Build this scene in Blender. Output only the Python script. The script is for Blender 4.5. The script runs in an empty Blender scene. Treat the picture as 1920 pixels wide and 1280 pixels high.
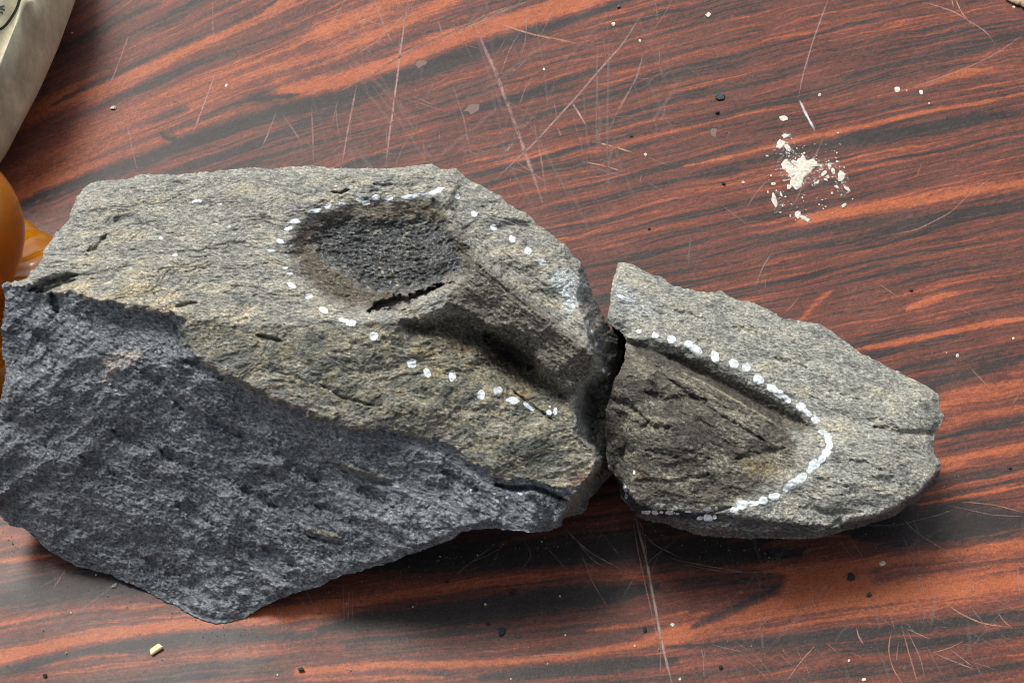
import bpy, math
import numpy as np
from mathutils import Vector, Matrix
from mathutils.geometry import delaunay_2d_cdt

# ------------------------------------------------------------------ camera, sky, sun
S = bpy.context.scene
COL = S.collection
TILT = math.radians(40.0)
HF = math.radians(45.0)
DIST = 0.60
CP = np.array([0.0, -DIST*math.sin(TILT), DIST*math.cos(TILT)])
cd = bpy.data.cameras.new('camera'); cam = bpy.data.objects.new('camera', cd); COL.objects.link(cam)
cam.location = CP; cam.rotation_euler = (TILT, 0, 0)
cd.sensor_fit = 'HORIZONTAL'; cd.sensor_width = 36; cd.lens = 18/math.tan(HF/2)
cd.clip_start = 0.01; cd.clip_end = 50
S.camera = cam

SUN_EL, SUN_AZ = math.radians(56), math.radians(-34)      # azimuth measured from +Y (away from the viewer), negative = left
w = bpy.data.worlds.new('World'); S.world = w; w.use_nodes = True
nt = w.node_tree; bg = nt.nodes['Background']
sky = nt.nodes.new('ShaderNodeTexSky'); sky.sky_type = 'NISHITA'; sky.sun_disc = False
sky.sun_elevation = SUN_EL; sky.sun_rotation = SUN_AZ
sky.dust_density = 6.0; sky.air_density = 1.0; sky.ozone_density = 1.0
hs = nt.nodes.new('ShaderNodeHueSaturation'); hs.inputs['Saturation'].default_value = 0.35
nt.links.new(sky.outputs[0], hs.inputs['Color']); nt.links.new(hs.outputs[0], bg.inputs['Color'])
bg.inputs['Strength'].default_value = 0.07
sd = bpy.data.lights.new('sun', 'SUN'); sun = bpy.data.objects.new('sun', sd); COL.objects.link(sun)
sd.energy = 1.5; sd.angle = math.radians(24); sd.color = (1.0, 0.96, 0.9)
dv = Vector((math.sin(SUN_AZ)*math.cos(SUN_EL), math.cos(SUN_AZ)*math.cos(SUN_EL), math.sin(SUN_EL)))
sun.rotation_euler = dv.to_track_quat('Z', 'Y').to_euler()
S.view_settings.view_transform = 'Standard'; S.view_settings.look = 'None'
S.view_settings.gamma = 1.0; S.view_settings.exposure = 0.95
S.render.engine = 'CYCLES'; S.cycles.filter_width = 1.0

# ------------------------------------------------------------------ geometry of the view
RX = np.array([1.0, 0, 0]); RU = np.array([0, math.cos(TILT), math.sin(TILT)]); RB = np.array([0, -math.sin(TILT), math.cos(TILT)])
TH = math.tan(HF/2)
def rays(px, py):
    x = (np.asarray(px, float)-960)/960*TH; y = -(np.asarray(py, float)-640)/960*TH
    return x[..., None]*RX + y[..., None]*RU - RB
def at(px, py, z):                      # point of the place seen at (px,py) that lies z above the table
    d = rays(px, py); t = (np.asarray(z, float)-CP[2])/d[..., 2]
    return CP + d*t[..., None]
def proj(P):
    q = P-CP; x = q@RX; y = q@RU; zz = -(q@RB)
    return 960+960*x/zz/TH, 640-960*y/zz/TH

# ------------------------------------------------------------------ numpy noise
_r = np.random.RandomState(7)
_perm = _r.permutation(256); _perm = np.concatenate([_perm, _perm, _perm])
_g = _r.normal(size=(256, 3)); _g /= np.linalg.norm(_g, axis=1)[:, None]
def pn(x, y, z=0.0, seed=0):
    x = np.asarray(x, float)+seed*17.31; y = np.asarray(y, float)+seed*5.77; z = np.zeros_like(x)+z+seed*3.13
    xi = np.floor(x).astype(int); yi = np.floor(y).astype(int); zi = np.floor(z).astype(int)
    xf, yf, zf = x-xi, y-yi, z-zi
    xi &= 255; yi &= 255; zi &= 255
    f = lambda t: t*t*t*(t*(t*6-15)+10)
    u, v, ww = f(xf), f(yf), f(zf)
    def gr(a, b, c):
        h = _perm[_perm[_perm[(xi+a) & 255]+((yi+b) & 255)]+((zi+c) & 255)] & 255
        g = _g[h]
        return g[..., 0]*(xf-a)+g[..., 1]*(yf-b)+g[..., 2]*(zf-c)
    L = lambda a, b, t: a+(b-a)*t
    x1 = L(L(gr(0,0,0), gr(1,0,0), u), L(gr(0,1,0), gr(1,1,0), u), v)
    x2 = L(L(gr(0,0,1), gr(1,0,1), u), L(gr(0,1,1), gr(1,1,1), u), v)
    return L(x1, x2, ww)*1.6
def fbm(x, y, z=0.0, o=4, seed=0, k=0.5):
    s = 0; a = 1
    for i in range(o):
        s = s+a*pn(x*2**i, y*2**i, np.asarray(z)*2**i, seed+i); a *= k
    return s
def sst(a, b, x):
    t = np.clip((x-a)/(b-a), 0, 1); return t*t*(3-2*t)
def lerp(a, b, t): return a+(b-a)*t
def mixc(c, col, m): return c*(1-m[..., None])+np.array(col)*m[..., None]

def seg_dist(X, Y, pl, closed=False):
    pl = [p[:2] for p in pl]; n = len(pl); D = np.full(X.shape, 1e9); T = np.zeros(X.shape)
    for i in range(n if closed else n-1):
        (ax, ay), (bx, by) = pl[i], pl[(i+1) % n]
        dx, dy = bx-ax, by-ay; L2 = dx*dx+dy*dy+1e-9
        t = np.clip(((X-ax)*dx+(Y-ay)*dy)/L2, 0, 1)
        d = np.hypot(X-ax-t*dx, Y-ay-t*dy)
        m = d < D; D = np.where(m, d, D); T = np.where(m, (i+t)/max(1, n-1), T)
    return D, T
def inside(X, Y, pl):
    c = np.zeros(X.shape, bool); n = len(pl)
    for i in range(n):
        ax, ay = pl[i][:2]; bx, by = pl[(i+1) % n][:2]
        if ay == by: continue
        m = ((ay > Y) != (by > Y)) & (X < (bx-ax)*(Y-ay)/(by-ay)+ax)
        c ^= m
    return c
def polymask(X, Y, pl, soft=8.0, rag=0.0, sc=18.0, seed=0):
    """1 inside the outline, 0 outside, with a soft ragged edge; only evaluated near it"""
    pa = np.array([p[:2] for p in pl]); pad = soft+rag*2+4
    m = (X > pa[:,0].min()-pad) & (X < pa[:,0].max()+pad) & (Y > pa[:,1].min()-pad) & (Y < pa[:,1].max()+pad)
    out = np.zeros(X.shape)
    if not m.any(): return out
    x, y = X[m], Y[m]
    D, _ = seg_dist(x, y, pl, True); s = np.where(inside(x, y, pl), -D, D)
    if rag: s = s+rag*fbm(x/sc, y/sc, 0, 3, seed+50)
    out[m] = 1-sst(-soft, soft, s)
    return out
def linemask(X, Y, pl, wd, taper=True, rag=0.0, sc=10, seed=0):
    pa = np.array([p[:2] for p in pl]); pad = wd*3+rag*2
    m = (X > pa[:,0].min()-pad) & (X < pa[:,0].max()+pad) & (Y > pa[:,1].min()-pad) & (Y < pa[:,1].max()+pad)
    out = np.zeros(X.shape)
    if not m.any(): return out
    x, y = X[m], Y[m]
    D, T = seg_dist(x, y, pl)
    if rag: D = np.abs(D+rag*fbm(x/sc, y/sc, 0, 2, seed+90))
    ww = wd*(np.clip(4*T*(1-T)+0.25, 0, 1) if taper else 1)
    out[m] = np.exp(-(D/ww)**2)
    return out

# ------------------------------------------------------------------ mesh and node helpers
def mesh_obj(name, V, F, mat=None, parent=None, smooth=True, attrs=None):
    me = bpy.data.meshes.new(name)
    V = np.asarray(V, np.float32)
    if isinstance(F, np.ndarray):
        k = F.shape[1]; n = len(F)
        me.vertices.add(len(V)); me.vertices.foreach_set('co', V.ravel())
        me.loops.add(n*k); me.loops.foreach_set('vertex_index', F.astype(np.int32).ravel())
        me.polygons.add(n); me.polygons.foreach_set('loop_start', np.arange(0, n*k, k, dtype=np.int32))
        me.update(calc_edges=True)
    else:
        me.from_pydata(V.tolist(), [], F); me.update()
    me.validate()
    me.polygons.foreach_set('use_smooth', np.full(len(me.polygons), smooth))
    for k, a in (attrs or {}).items():
        if a.ndim == 2:
            at_ = me.color_attributes.new(k, 'FLOAT_COLOR', 'POINT')
            at_.data.foreach_set('color', np.concatenate([a, np.ones((len(a), 1))], 1).astype(np.float32).ravel())
        else:
            at_ = me.attributes.new(k, 'FLOAT', 'POINT'); at_.data.foreach_set('value', a.astype(np.float32))
    if mat: me.materials.append(mat)
    o = bpy.data.objects.new(name, me); COL.objects.link(o)
    if parent: o.parent = parent; o.matrix_parent_inverse = Matrix.Translation(-parent.location)
    return o
def thing(name, label, cat, loc, group=None):
    o = bpy.data.objects.new(name, None); COL.objects.link(o); o.location = Vector([float(c) for c in loc])
    o.empty_display_size = 0.02
    return tag(o, label, cat, group)
def tag(o, label=None, cat=None, group=None, kind=None):
    for k, v in (('label', label), ('category', cat), ('group', group), ('kind', kind)):
        if v: o[k] = v
    return o
def mat_new(name, rough=0.7, spec=0.4, col=(0.5, 0.5, 0.5)):
    m = bpy.data.materials.new(name); m.use_nodes = True
    b = m.node_tree.nodes['Principled BSDF']
    b.inputs['Roughness'].default_value = rough; b.inputs['Specular IOR Level'].default_value = spec
    b.inputs['Base Color'].default_value = (*col, 1)
    return m, m.node_tree.nodes, m.node_tree.links, b
def N(ns, t, **k):
    n = ns.new(t)
    for a, v in k.items():
        if a.startswith('_'): n.inputs[a[1:].replace('_', ' ')].default_value = v
        else: setattr(n, a, v)
    return n

# ---- stone: albedo comes from the 'tint' attribute, mineral grain and micro relief from noise
def stone_material(name, rot, grain=900):
    m, ns, ln, b = mat_new(name, 0.75, 0.35)
    geo = N(ns, 'ShaderNodeTexCoord'); mp = N(ns, 'ShaderNodeMapping'); mp.inputs['Rotation'].default_value = rot
    mp.inputs['Scale'].default_value = (0.4, 1.0, 1.0)
    ln.new(geo.outputs['Object'], mp.inputs['Vector'])
    n1 = N(ns, 'ShaderNodeTexNoise', _Scale=grain*1.5, _Detail=5.0, _Roughness=0.8, _Distortion=0.8); ln.new(mp.outputs[0], n1.inputs['Vector'])
    at_ = N(ns, 'ShaderNodeAttribute', attribute_name='tint')
    mr = N(ns, 'ShaderNodeMapRange'); mr.inputs['From Min'].default_value = 0.32; mr.inputs['From Max'].default_value = 0.68
    mr.inputs['To Min'].default_value = 0.15; mr.inputs['To Max'].default_value = 2.05
    ln.new(n1.outputs['Fac'], mr.inputs['Value'])
    mx = N(ns, 'ShaderNodeVectorMath', operation='SCALE'); ln.new(at_.outputs['Color'], mx.inputs[0]); ln.new(mr.outputs[0], mx.inputs['Scale'])
    ln.new(mx.outputs[0], b.inputs['Base Color'])
    # mica glints
    vo = N(ns, 'ShaderNodeTexVoronoi', _Scale=1300.0); ln.new(geo.outputs['Object'], vo.inputs['Vector'])
    cr = N(ns, 'ShaderNodeMapRange'); cr.inputs['From Min'].default_value = 0.90; cr.inputs['From Max'].default_value = 0.96
    cr.inputs['To Min'].default_value = 0.78; cr.inputs['To Max'].default_value = 0.28
    sp = N(ns, 'ShaderNodeSeparateColor'); ln.new(vo.outputs['Color'], sp.inputs[0]); ln.new(sp.outputs[0], cr.inputs['Value'])
    ln.new(cr.outputs[0], b.inputs['Roughness'])
    n2 = N(ns, 'ShaderNodeTexNoise', _Scale=grain*0.8, _Detail=6.0, _Roughness=0.75); ln.new(mp.outputs[0], n2.inputs['Vector'])
    bp = N(ns, 'ShaderNodeBump', _Strength=1.0, _Distance=0.0014); ln.new(n2.outputs['Fac'], bp.inputs['Height']); ln.new(bp.outputs[0], b.inputs['Normal'])
    return m
M_stone = stone_material('weathered_slate', (0, 0, math.radians(8)))
M_stone2 = stone_material('weathered_slate_small', (0, 0, math.radians(-18)))
M_paint, ns, ln, b = mat_new('white_marker_paint', 0.45, 0.5, (0.78, 0.82, 0.84))
n1 = N(ns, 'ShaderNodeTexNoise', _Scale=700.0, _Detail=4.0); rp = N(ns, 'ShaderNodeValToRGB')
tc = N(ns, 'ShaderNodeTexCoord'); ln.new(tc.outputs['Object'], n1.inputs['Vector'])
rp.color_ramp.elements[0].position = 0.36; rp.color_ramp.elements[0].color = (0.42, 0.48, 0.5, 1)
rp.color_ramp.elements[1].position = 0.52; rp.color_ramp.elements[1].color = (0.70, 0.75, 0.77, 1)
ln.new(n1.outputs['Fac'], rp.inputs[0]); ln.new(rp.outputs[0], b.inputs['Base Color'])
cv = N(ns, 'ShaderNodeAttribute', attribute_name='cover'); n4 = N(ns, 'ShaderNodeTexNoise', _Scale=1600.0, _Detail=3.0, _Roughness=0.7); ln.new(tc.outputs['Object'], n4.inputs['Vector'])
ad = N(ns, 'ShaderNodeMath', operation='ADD'); ln.new(cv.outputs['Fac'], ad.inputs[0]); ln.new(n4.outputs['Fac'], ad.inputs[1])
am = N(ns, 'ShaderNodeMapRange'); am.inputs['From Min'].default_value = 0.72; am.inputs['From Max'].default_value = 0.98; ln.new(ad.outputs[0], am.inputs['Value']); ln.new(am.outputs[0], b.inputs['Alpha'])

# ------------------------------------------------------------------ the rock builder
G = 1.5
class Rock:
    def __init__(s, sil, pts, creases, blur=5.0):
        # sil: outline [(px,py,z mm or None)], pts: control heights inside, creases: edges kept sharp
        n = len(sil); keys = [i for i in range(n) if sil[i][2] is not None]; z = np.zeros(n)
        for a, k in enumerate(keys):
            k2 = keys[(a+1) % len(keys)]; L = (k2-k) % n or n
            for j in range(L): z[(k+j) % n] = sil[k][2]+(sil[k2][2]-sil[k][2])*j/L
        s.sil = [(p[0], p[1]) for p in sil]; s.silz = z
        xs = np.array([p[0] for p in s.sil]); ys = np.array([p[1] for p in s.sil])
        s.x0, s.y0 = xs.min()-12, ys.min()-12
        s.nx = int((xs.max()+12-s.x0)/G)+1; s.ny = int((ys.max()+12-s.y0)/G)+1
        s.X, s.Y = np.meshgrid(s.x0+G*np.arange(s.nx), s.y0+G*np.arange(s.ny))
        area = 0.5*np.sum(xs*np.roll(ys, -1)-np.roll(xs, -1)*ys); sg = 1 if area > 0 else -1
        tx = np.roll(xs, -1)-np.roll(xs, 1); ty = np.roll(ys, -1)-np.roll(ys, 1); L = np.hypot(tx, ty)
        ox, oy = ty/L*sg, -tx/L*sg
        V = [(x, y) for x, y in s.sil]; Z = list(z)
        V += [(x+26*a, y+26*b_) for x, y, a, b_ in zip(xs, ys, ox, oy)]; Z += list(z)
        for p in pts: V.append(p[:2]); Z.append(p[2])
        E = []
        for c in creases:
            i0 = len(V)
            for p in c: V.append(p[:2]); Z.append(p[2])
            E += [(i0+i, i0+i+1) for i in range(len(c)-1)]
        vo, eo, fo, ov, oe, of = delaunay_2d_cdt([Vector(v) for v in V], E, [], 0, 1e-4)
        zz = []
        for i, v in enumerate(vo):
            zz.append(np.mean([Z[j] for j in ov[i]]) if ov[i] else None)
        VZ = np.array([v[:] for v in vo])
        for i in range(len(zz)):
            if zz[i] is None:                         # crossing of two creases
                d = np.hypot(*(VZ-VZ[i]).T); o_ = [j for j in np.argsort(d) if zz[j] is not None][:3]
                zz[i] = np.average([zz[j] for j in o_], weights=1/(d[o_]+1))
        zz = np.array(zz)
        H = np.full(s.X.shape, np.nan)
        for f in fo:
            a, b_, c = VZ[f[0]], VZ[f[1]], VZ[f[2]]
            i0 = max(0, int((min(a[0], b_[0], c[0])-s.x0)/G)); i1 = min(s.nx, int((max(a[0], b_[0], c[0])-s.x0)/G)+2)
            j0 = max(0, int((min(a[1], b_[1], c[1])-s.y0)/G)); j1 = min(s.ny, int((max(a[1], b_[1], c[1])-s.y0)/G)+2)
            if i1 <= i0 or j1 <= j0: continue
            x = s.X[j0:j1, i0:i1]; y = s.Y[j0:j1, i0:i1]
            det = (b_[1]-c[1])*(a[0]-c[0])+(c[0]-b_[0])*(a[1]-c[1])
            if abs(det) < 1e-9: continue
            l1 = ((b_[1]-c[1])*(x-c[0])+(c[0]-b_[0])*(y-c[1]))/det; l2 = ((c[1]-a[1])*(x-c[0])+(a[0]-c[0])*(y-c[1]))/det; l3 = 1-l1-l2
            m = (l1 > -1e-6) & (l2 > -1e-6) & (l3 > -1e-6)
            H[j0:j1, i0:i1][m] = (l1*zz[f[0]]+l2*zz[f[1]]+l3*zz[f[2]])[m]
        ok = ~np.isnan(H); s.H = s.blur(np.where(ok, H, 0), blur)/np.maximum(1e-6, s.blur(ok.astype(float), blur))
        wx = 2.6*fbm(s.X/22, s.Y/22, 0, 3, 61)+2.0*fbm(s.X/6, s.Y/6, 0, 2, 63); wy = 2.6*fbm(s.X/22, s.Y/22, 4, 3, 65)+2.0*fbm(s.X/6, s.Y/6, 4, 2, 67)
        fx = np.clip((s.X+wx-s.x0)/G, 0, s.nx-1.001); fy = np.clip((s.Y+wy-s.y0)/G, 0, s.ny-1.001); i_ = fx.astype(int); j_ = fy.astype(int); a_ = fx-i_; b_ = fy-j_
        s.H = (s.H[j_, i_]*(1-a_)+s.H[j_, i_+1]*a_)*(1-b_)+(s.H[j_+1, i_]*(1-a_)+s.H[j_+1, i_+1]*a_)*b_
        D, _ = seg_dist(s.X, s.Y, s.sil, True)
        s.sdf = np.where(inside(s.X, s.Y, s.sil), -D, D)
        s.sdf += 2.0*fbm(s.X/16, s.Y/16, 0, 2, 3)+1.3*fbm(s.X/5, s.Y/5, 0, 2, 9)
        s.disp = np.zeros(s.X.shape)                  # mm, towards the viewer's side of the stone (outwards)
        s.col = np.zeros(s.X.shape+(3,))
    def blur(s, A, sig):
        sg = sig/G; r = int(3*sg)+1; k = np.exp(-0.5*(np.arange(-r, r+1)/sg)**2); k /= k.sum()
        A = np.pad(A, r, mode='edge')
        A = np.apply_along_axis(lambda a: np.convolve(a, k, 'valid'), 0, A)
        return np.apply_along_axis(lambda a: np.convolve(a, k, 'valid'), 1, A)
    def base(s): return at(s.X, s.Y, s.H*1e-3)*1e3     # mm
    def finish(s, name, mat, parent, center, pull=0.16):
        B = at(s.X, s.Y, s.H*1e-3); d = rays(s.X, s.Y); d /= np.linalg.norm(d, axis=-1)[..., None]
        edge = sst(0, 14, -s.sdf)
        disp = s.disp*lerp(0.35, 1, edge) - 1.5*(1-edge)
        P = B-d*(disp*1e-3)[..., None]
        P[..., 2] = np.maximum(P[..., 2], 0.0004)
        gy, gx = np.gradient(s.sdf, G); gl = np.hypot(gx, gy)+1e-6
        ins = s.sdf < 0
        a, b_, c, e = s.sdf[:-1, :-1], s.sdf[:-1, 1:], s.sdf[1:, :-1], s.sdf[1:, 1:]
        cell = (np.minimum(np.minimum(a, b_), np.minimum(c, e)) < 0) & (np.maximum(np.maximum(a, b_), np.maximum(c, e)) < 2*G)
        # pull the outermost ring of points onto the outline
        out = ~ins; mv = np.where(out, s.sdf, 0)
        sx = s.X-gx/gl*mv/gl.clip(0.7); sy = s.Y-gy/gl*mv/gl.clip(0.7)
        Pm = CP+(P-CP); dm = rays(sx, sy); dep = ((P-CP)@(-RB))
        P = np.where(out[..., None], CP+dm*dep[..., None], P)
        s.P = P
        idx = -np.ones(s.X.shape, int)
        used = np.zeros(s.X.shape, bool)
        for q in (np.s_[:-1, :-1], np.s_[:-1, 1:], np.s_[1:, :-1], np.s_[1:, 1:]): used[q] |= cell
        idx[used] = np.arange(used.sum())
        V = P[used]; C = s.col[used]
        F = np.stack([idx[:-1, :-1][cell], idx[1:, :-1][cell], idx[1:, 1:][cell], idx[:-1, 1:][cell]], 1)
        # border edges -> flanks and underside
        E = np.concatenate([F[:, [0, 1]], F[:, [1, 2]], F[:, [2, 3]], F[:, [3, 0]]])
        key = np.sort(E, 1); kk = key[:, 0].astype(np.int64)*len(V)+key[:, 1]
        _, inv, cnt = np.unique(kk, return_inverse=True, return_counts=True)
        BE = E[cnt[inv] == 1]
        bv = np.unique(BE); mp = -np.ones(len(V), int); mp[bv] = np.arange(len(bv))
        sgy = s.blur(gy, 24); sgx = s.blur(gx, 24); sl = np.hypot(sgx, sgy)+1e-6
        bp = V[bv]; gyu = (sgy/sl)[used][bv]; f = sst(-0.25, 0.45, gyu)
        px, py = proj(bp)
        down = bp.copy(); down[:, 2] = 0
        cw = at(np.array(center[0]), np.array(center[1]), 0.0)
        down[:, :2] = lerp(down[:, :2], cw[:2], 0.06)
        qx = lerp(px, center[0], pull); qy = lerp(py, center[1], pull)
        under = at(qx, qy, np.zeros(len(qx)))
        bot = lerp(down, under, f[:, None])
        rings = []; nr = 9
        for r in range(1, nr+1):
            t = r/nr; q = lerp(bp, bot, t)
            nz = fbm(q[:, 0]*70, q[:, 1]*70, q[:, 2]*90, 3, 21)*0.0016*math.sin(math.pi*t)
            q = q+(cw-q)*(np.abs(nz)*8)[:, None]*np.array([1, 1, 0.0])
            q[:, 2] = np.maximum(q[:, 2], 0.0002) if r < nr else 0.0002
            rings.append(q)
        n0 = len(V); nb = len(bv)
        VV = np.concatenate([V]+rings+[np.array([[cw[0], cw[1], 0.0002]])])
        CC = np.concatenate([C]+[C[bv]*0+s.flank]*nr+[np.array([s.flank])])
        FF = [F]; prev = bv[mp[BE]] if False else None
        a0, b0 = BE[:, 0], BE[:, 1]; ia, ib = mp[a0], mp[b0]
        ta, tb = a0, b0
        for r in range(nr):
            na, nb_ = n0+r*nb+ia, n0+r*nb+ib
            FF.append(np.stack([tb, ta, na, nb_], 1)); ta, tb = na, nb_
        cen = np.full(len(ta), len(VV)-1)
        FF.append(np.stack([tb, ta, cen, cen], 1)[:, :4])
        quads = np.concatenate(FF[:-1]); tri = FF[-1][:, :3]
        # last fan as degenerate-free quads is not possible: add it with its own loop sizes
        me = bpy.data.meshes.new(name)
        nq, ntq = len(quads), len(tri)
        me.vertices.add(len(VV)); me.vertices.foreach_set('co', VV.astype(np.float32).ravel())
        me.loops.add(nq*4+ntq*3)
        me.loops.foreach_set('vertex_index', np.concatenate([quads.ravel(), tri.ravel()]).astype(np.int32))
        me.polygons.add(nq+ntq)
        me.polygons.foreach_set('loop_start', np.concatenate([np.arange(0, nq*4, 4), nq*4+np.arange(0, ntq*3, 3)]).astype(np.int32))
        me.update(calc_edges=True); me.validate()
        me.polygons.foreach_set('use_smooth', np.ones(len(me.polygons), bool))
        ca = me.color_attributes.new('tint', 'FLOAT_COLOR', 'POINT')
        ca.data.foreach_set('color', np.concatenate([CC, np.ones((len(CC), 1))], 1).astype(np.float32).ravel())
        me.materials.append(mat)
        o = bpy.data.objects.new(name, me); COL.objects.link(o); o.parent = parent
        o.matrix_parent_inverse = Matrix.Translation(-parent.location)
        return o
    def sample(s, x, y):
        fx = np.clip((x-s.x0)/G, 0, s.nx-1.001); fy = np.clip((y-s.y0)/G, 0, s.ny-1.001)
        i = fx.astype(int); j = fy.astype(int); u = (fx-i)[..., None]; v = (fy-j)[..., None]; P = s.P
        return (P[j, i]*(1-u)+P[j, i+1]*u)*(1-v)+(P[j+1, i]*(1-u)+P[j+1, i+1]*u)*v
    def dot(s, x, y, rx, ry, ang, k, parent, mat=None, lift=0.00012, name='paint_dot', rag=0.16):
        rx *= 1.22; ry *= 1.22
        nr = max(3, int(max(rx, ry)/2.2)); na = 20; rs = np.random.RandomState(k)
        th = np.linspace(0, 2*np.pi, na, endpoint=False)
        w_ = 1+rag*pn(np.cos(th)*1.3+k*3.1, np.sin(th)*1.3, k*1.7)*1.5+rs.uniform(-0.05, 0.05, na)
        vx, vy = [x], [y]; ca, sa = math.cos(math.radians(ang)), math.sin(math.radians(ang))
        for r in range(1, nr+1):
            q = r/nr*w_; a = rx*q*np.cos(th); b_ = ry*q*np.sin(th)
            vx += list(x+a*ca-b_*sa); vy += list(y+a*sa+b_*ca)
        vx = np.array(vx); vy = np.array(vy)
        P = s.sample(vx, vy); d = rays(vx, vy); d /= np.linalg.norm(d, axis=-1)[..., None]
        lf = np.full(len(vx), lift); lf[-na:] = 0.00006
        P = P-d*lf[:, None]
        cov = np.ones(len(vx))*(0.85+0.3*rs.rand()); cov[-na:] = 0.0; cov[-2*na:-na] *= 0.75
        F = [[0, 1+(i+1) % na, 1+i] for i in range(na)]
        for r in range(nr-1):
            for i in range(na):
                a, b_ = 1+r*na+i, 1+r*na+(i+1) % na
                F.append([a, b_, b_+na, a+na])
        return mesh_obj(name, P, F, mat or M_paint, parent, True, {'cover': cov})

def carve(R, pl, wd, depth, rag=2.0, seed=0): R.disp -= depth*linemask(R.X, R.Y, pl, wd, True, rag, 9, seed)
def rough(R, ang, amp, seed, wl=1.0):
    """layered relief stretched along the direction `ang` (degrees in plan)"""
    B = R.base(); a = math.radians(ang)
    u = B[..., 0]*math.cos(a)+B[..., 1]*math.sin(a); v = -B[..., 0]*math.sin(a)+B[..., 1]*math.cos(a); z = B[..., 2]
    wv = fbm(u/40, v/25, z/25, 3, seed+1)*6
    big = fbm(u/70, (v+wv)/38, z/40, 3, seed)*2.6
    t = fbm(u/26, (v+wv)/13, z/12, 4, seed+5)*4.0; st = np.floor(t)+sst(0.35, 0.6, t-np.floor(t))    # flaked ledges
    mid = fbm(u/9, (v+wv*0.5)/5, z/5, 4, seed+9)*0.75
    rid = (1-np.abs(pn(u/9, (v+wv)/3.2, z/3.2, seed+15)))**3*0.7
    fine = fbm(u/2.2, v/1.3, z/1.5, 3, seed+20)*0.45
    return (big+st*0.75*wl+mid+rid*0.7+fine)*amp, u, v, z, wv

# ================================================================== large rock
sil1 = [(170,343,96),(185,340,None),(230,337,None),(262,328,None),(300,327,None),(330,327,None),(390,322,None),(440,318,None),(470,313,99),(500,316,None),
 (560,312,None),(605,310,None),(615,316,None),(650,315,None),(700,316,None),(760,314,None),(790,308,None),(810,306,97),(822,315,None),(840,318,None),(855,315,95),(870,326,None),
 (882,340,None),(910,352,None),(940,368,None),(952,382,90),(985,400,None),(1010,422,None),(1040,445,None),(1062,462,None),(1075,480,None),(1091,492,80),(1096,508,74),
 (1108,542,66),(1122,574,58),(1136,603,50),(1148,622,44),(1165,640,36),(1168,660,32),(1162,684,28),(1152,714,25),(1147,745,22),(1145,800,18),(1145,860,14),(1150,887,10),
 (1130,905,10),(1106,935,10),(1096,962,10),(1078,965,12),(1058,969,20),(1050,986,44),(1035,993,37),(1000,997,48),(960,994,None),(930,990,None),(890,992,None),(870,996,45),(850,1008,None),
 (835,1015,None),(815,1022,None),(790,1033,None),(760,1040,None),(740,1052,32),(700,1062,None),(660,1075,None),(620,1085,None),(600,1099,16),(570,1105,None),(550,1112,None),(520,1125,None),
 (495,1135,None),(470,1150,None),(455,1161,1.5),(430,1166,None),(405,1169,0.8),(380,1163,None),(350,1150,None),(330,1135,None),(310,1128,1.5),(280,1110,None),(260,1100,None),(235,1092,None),
 (210,1078,None),(180,1070,None),(140,1060,6),(115,1045,None),(95,1035,None),(75,1015,None),(60,1000,14),(45,990,None),(20,985,None),(8,975,None),(-4,960,20),(-18,940,None),
 (-20,850,46),(-12,780,None),(2,745,64),(8,715,None),(12,690,None),(3,660,None),(5,640,None),(2,620,None),(6,590,90),(9,560,None),(3,535,97),(10,528,None),(35,528,None),(50,520,None),
 (62,508,97),(75,490,None),(82,470,None),(95,455,None),(105,435,96),(125,420,None),(132,400,None),(140,375,None),(155,355,None)]
rim = [(10,530,97),(60,538,97),(110,548,96),(150,560,96),(200,568,96),(260,578,95),(338,592,93)]
shoulder = [(338,592,93),(345,625,90),(365,665,87),(430,700,84),(520,745,80),(590,775,76),(640,800,73),(700,803,72),(760,806,70),(830,822,66),(868,850,64),(900,878,62),(935,892,60),(1000,902,57),(1050,915,55),(1092,905,55)]
foldline = [(338,592,93),(430,606,92.5),(520,612,92),(650,608,91.5),(740,602,91),(800,590,91)]
ridge = [(800,385,96),(828,390,98.5),(850,430,100),(880,475,101),(930,520,98.5),(985,568,95),(1040,615,91),(1090,650,86.5),(1113,668,84)]
flank = [(800,590,90),(850,572,91),(895,590,89),(925,612,86.5),(965,635,84),(1005,668,80),(1035,702,77),(1062,724,74),(1082,722,71)]
groove = [(770,622,84),(830,614,80),(880,618,73),(920,640,64),(960,668,56),(995,697,55),(1020,722,58),(1060,745,62)]
groove2 = [(760,650,84),(830,668,81),(900,700,75),(960,725,70),(1010,745,67)]
rimr = [(1091,492,80),(1086,530,79),(1080,560,78),(1093,590,78),(1103,630,78),(1113,668,77),(1112,686,75),(1100,706,72),(1082,724,70),(1078,760,68),(1080,812,64),(1100,828,62),(1117,845,60),(1121,862,58),(1108,888,56),(1092,905,55),(1066,942,50),(1056,962,46)]
trough = [(850,395,93.5),(875,430,91),(912,474,87.5),(962,520,84),(1012,562,80.5),(1062,603,76.5)]
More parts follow.
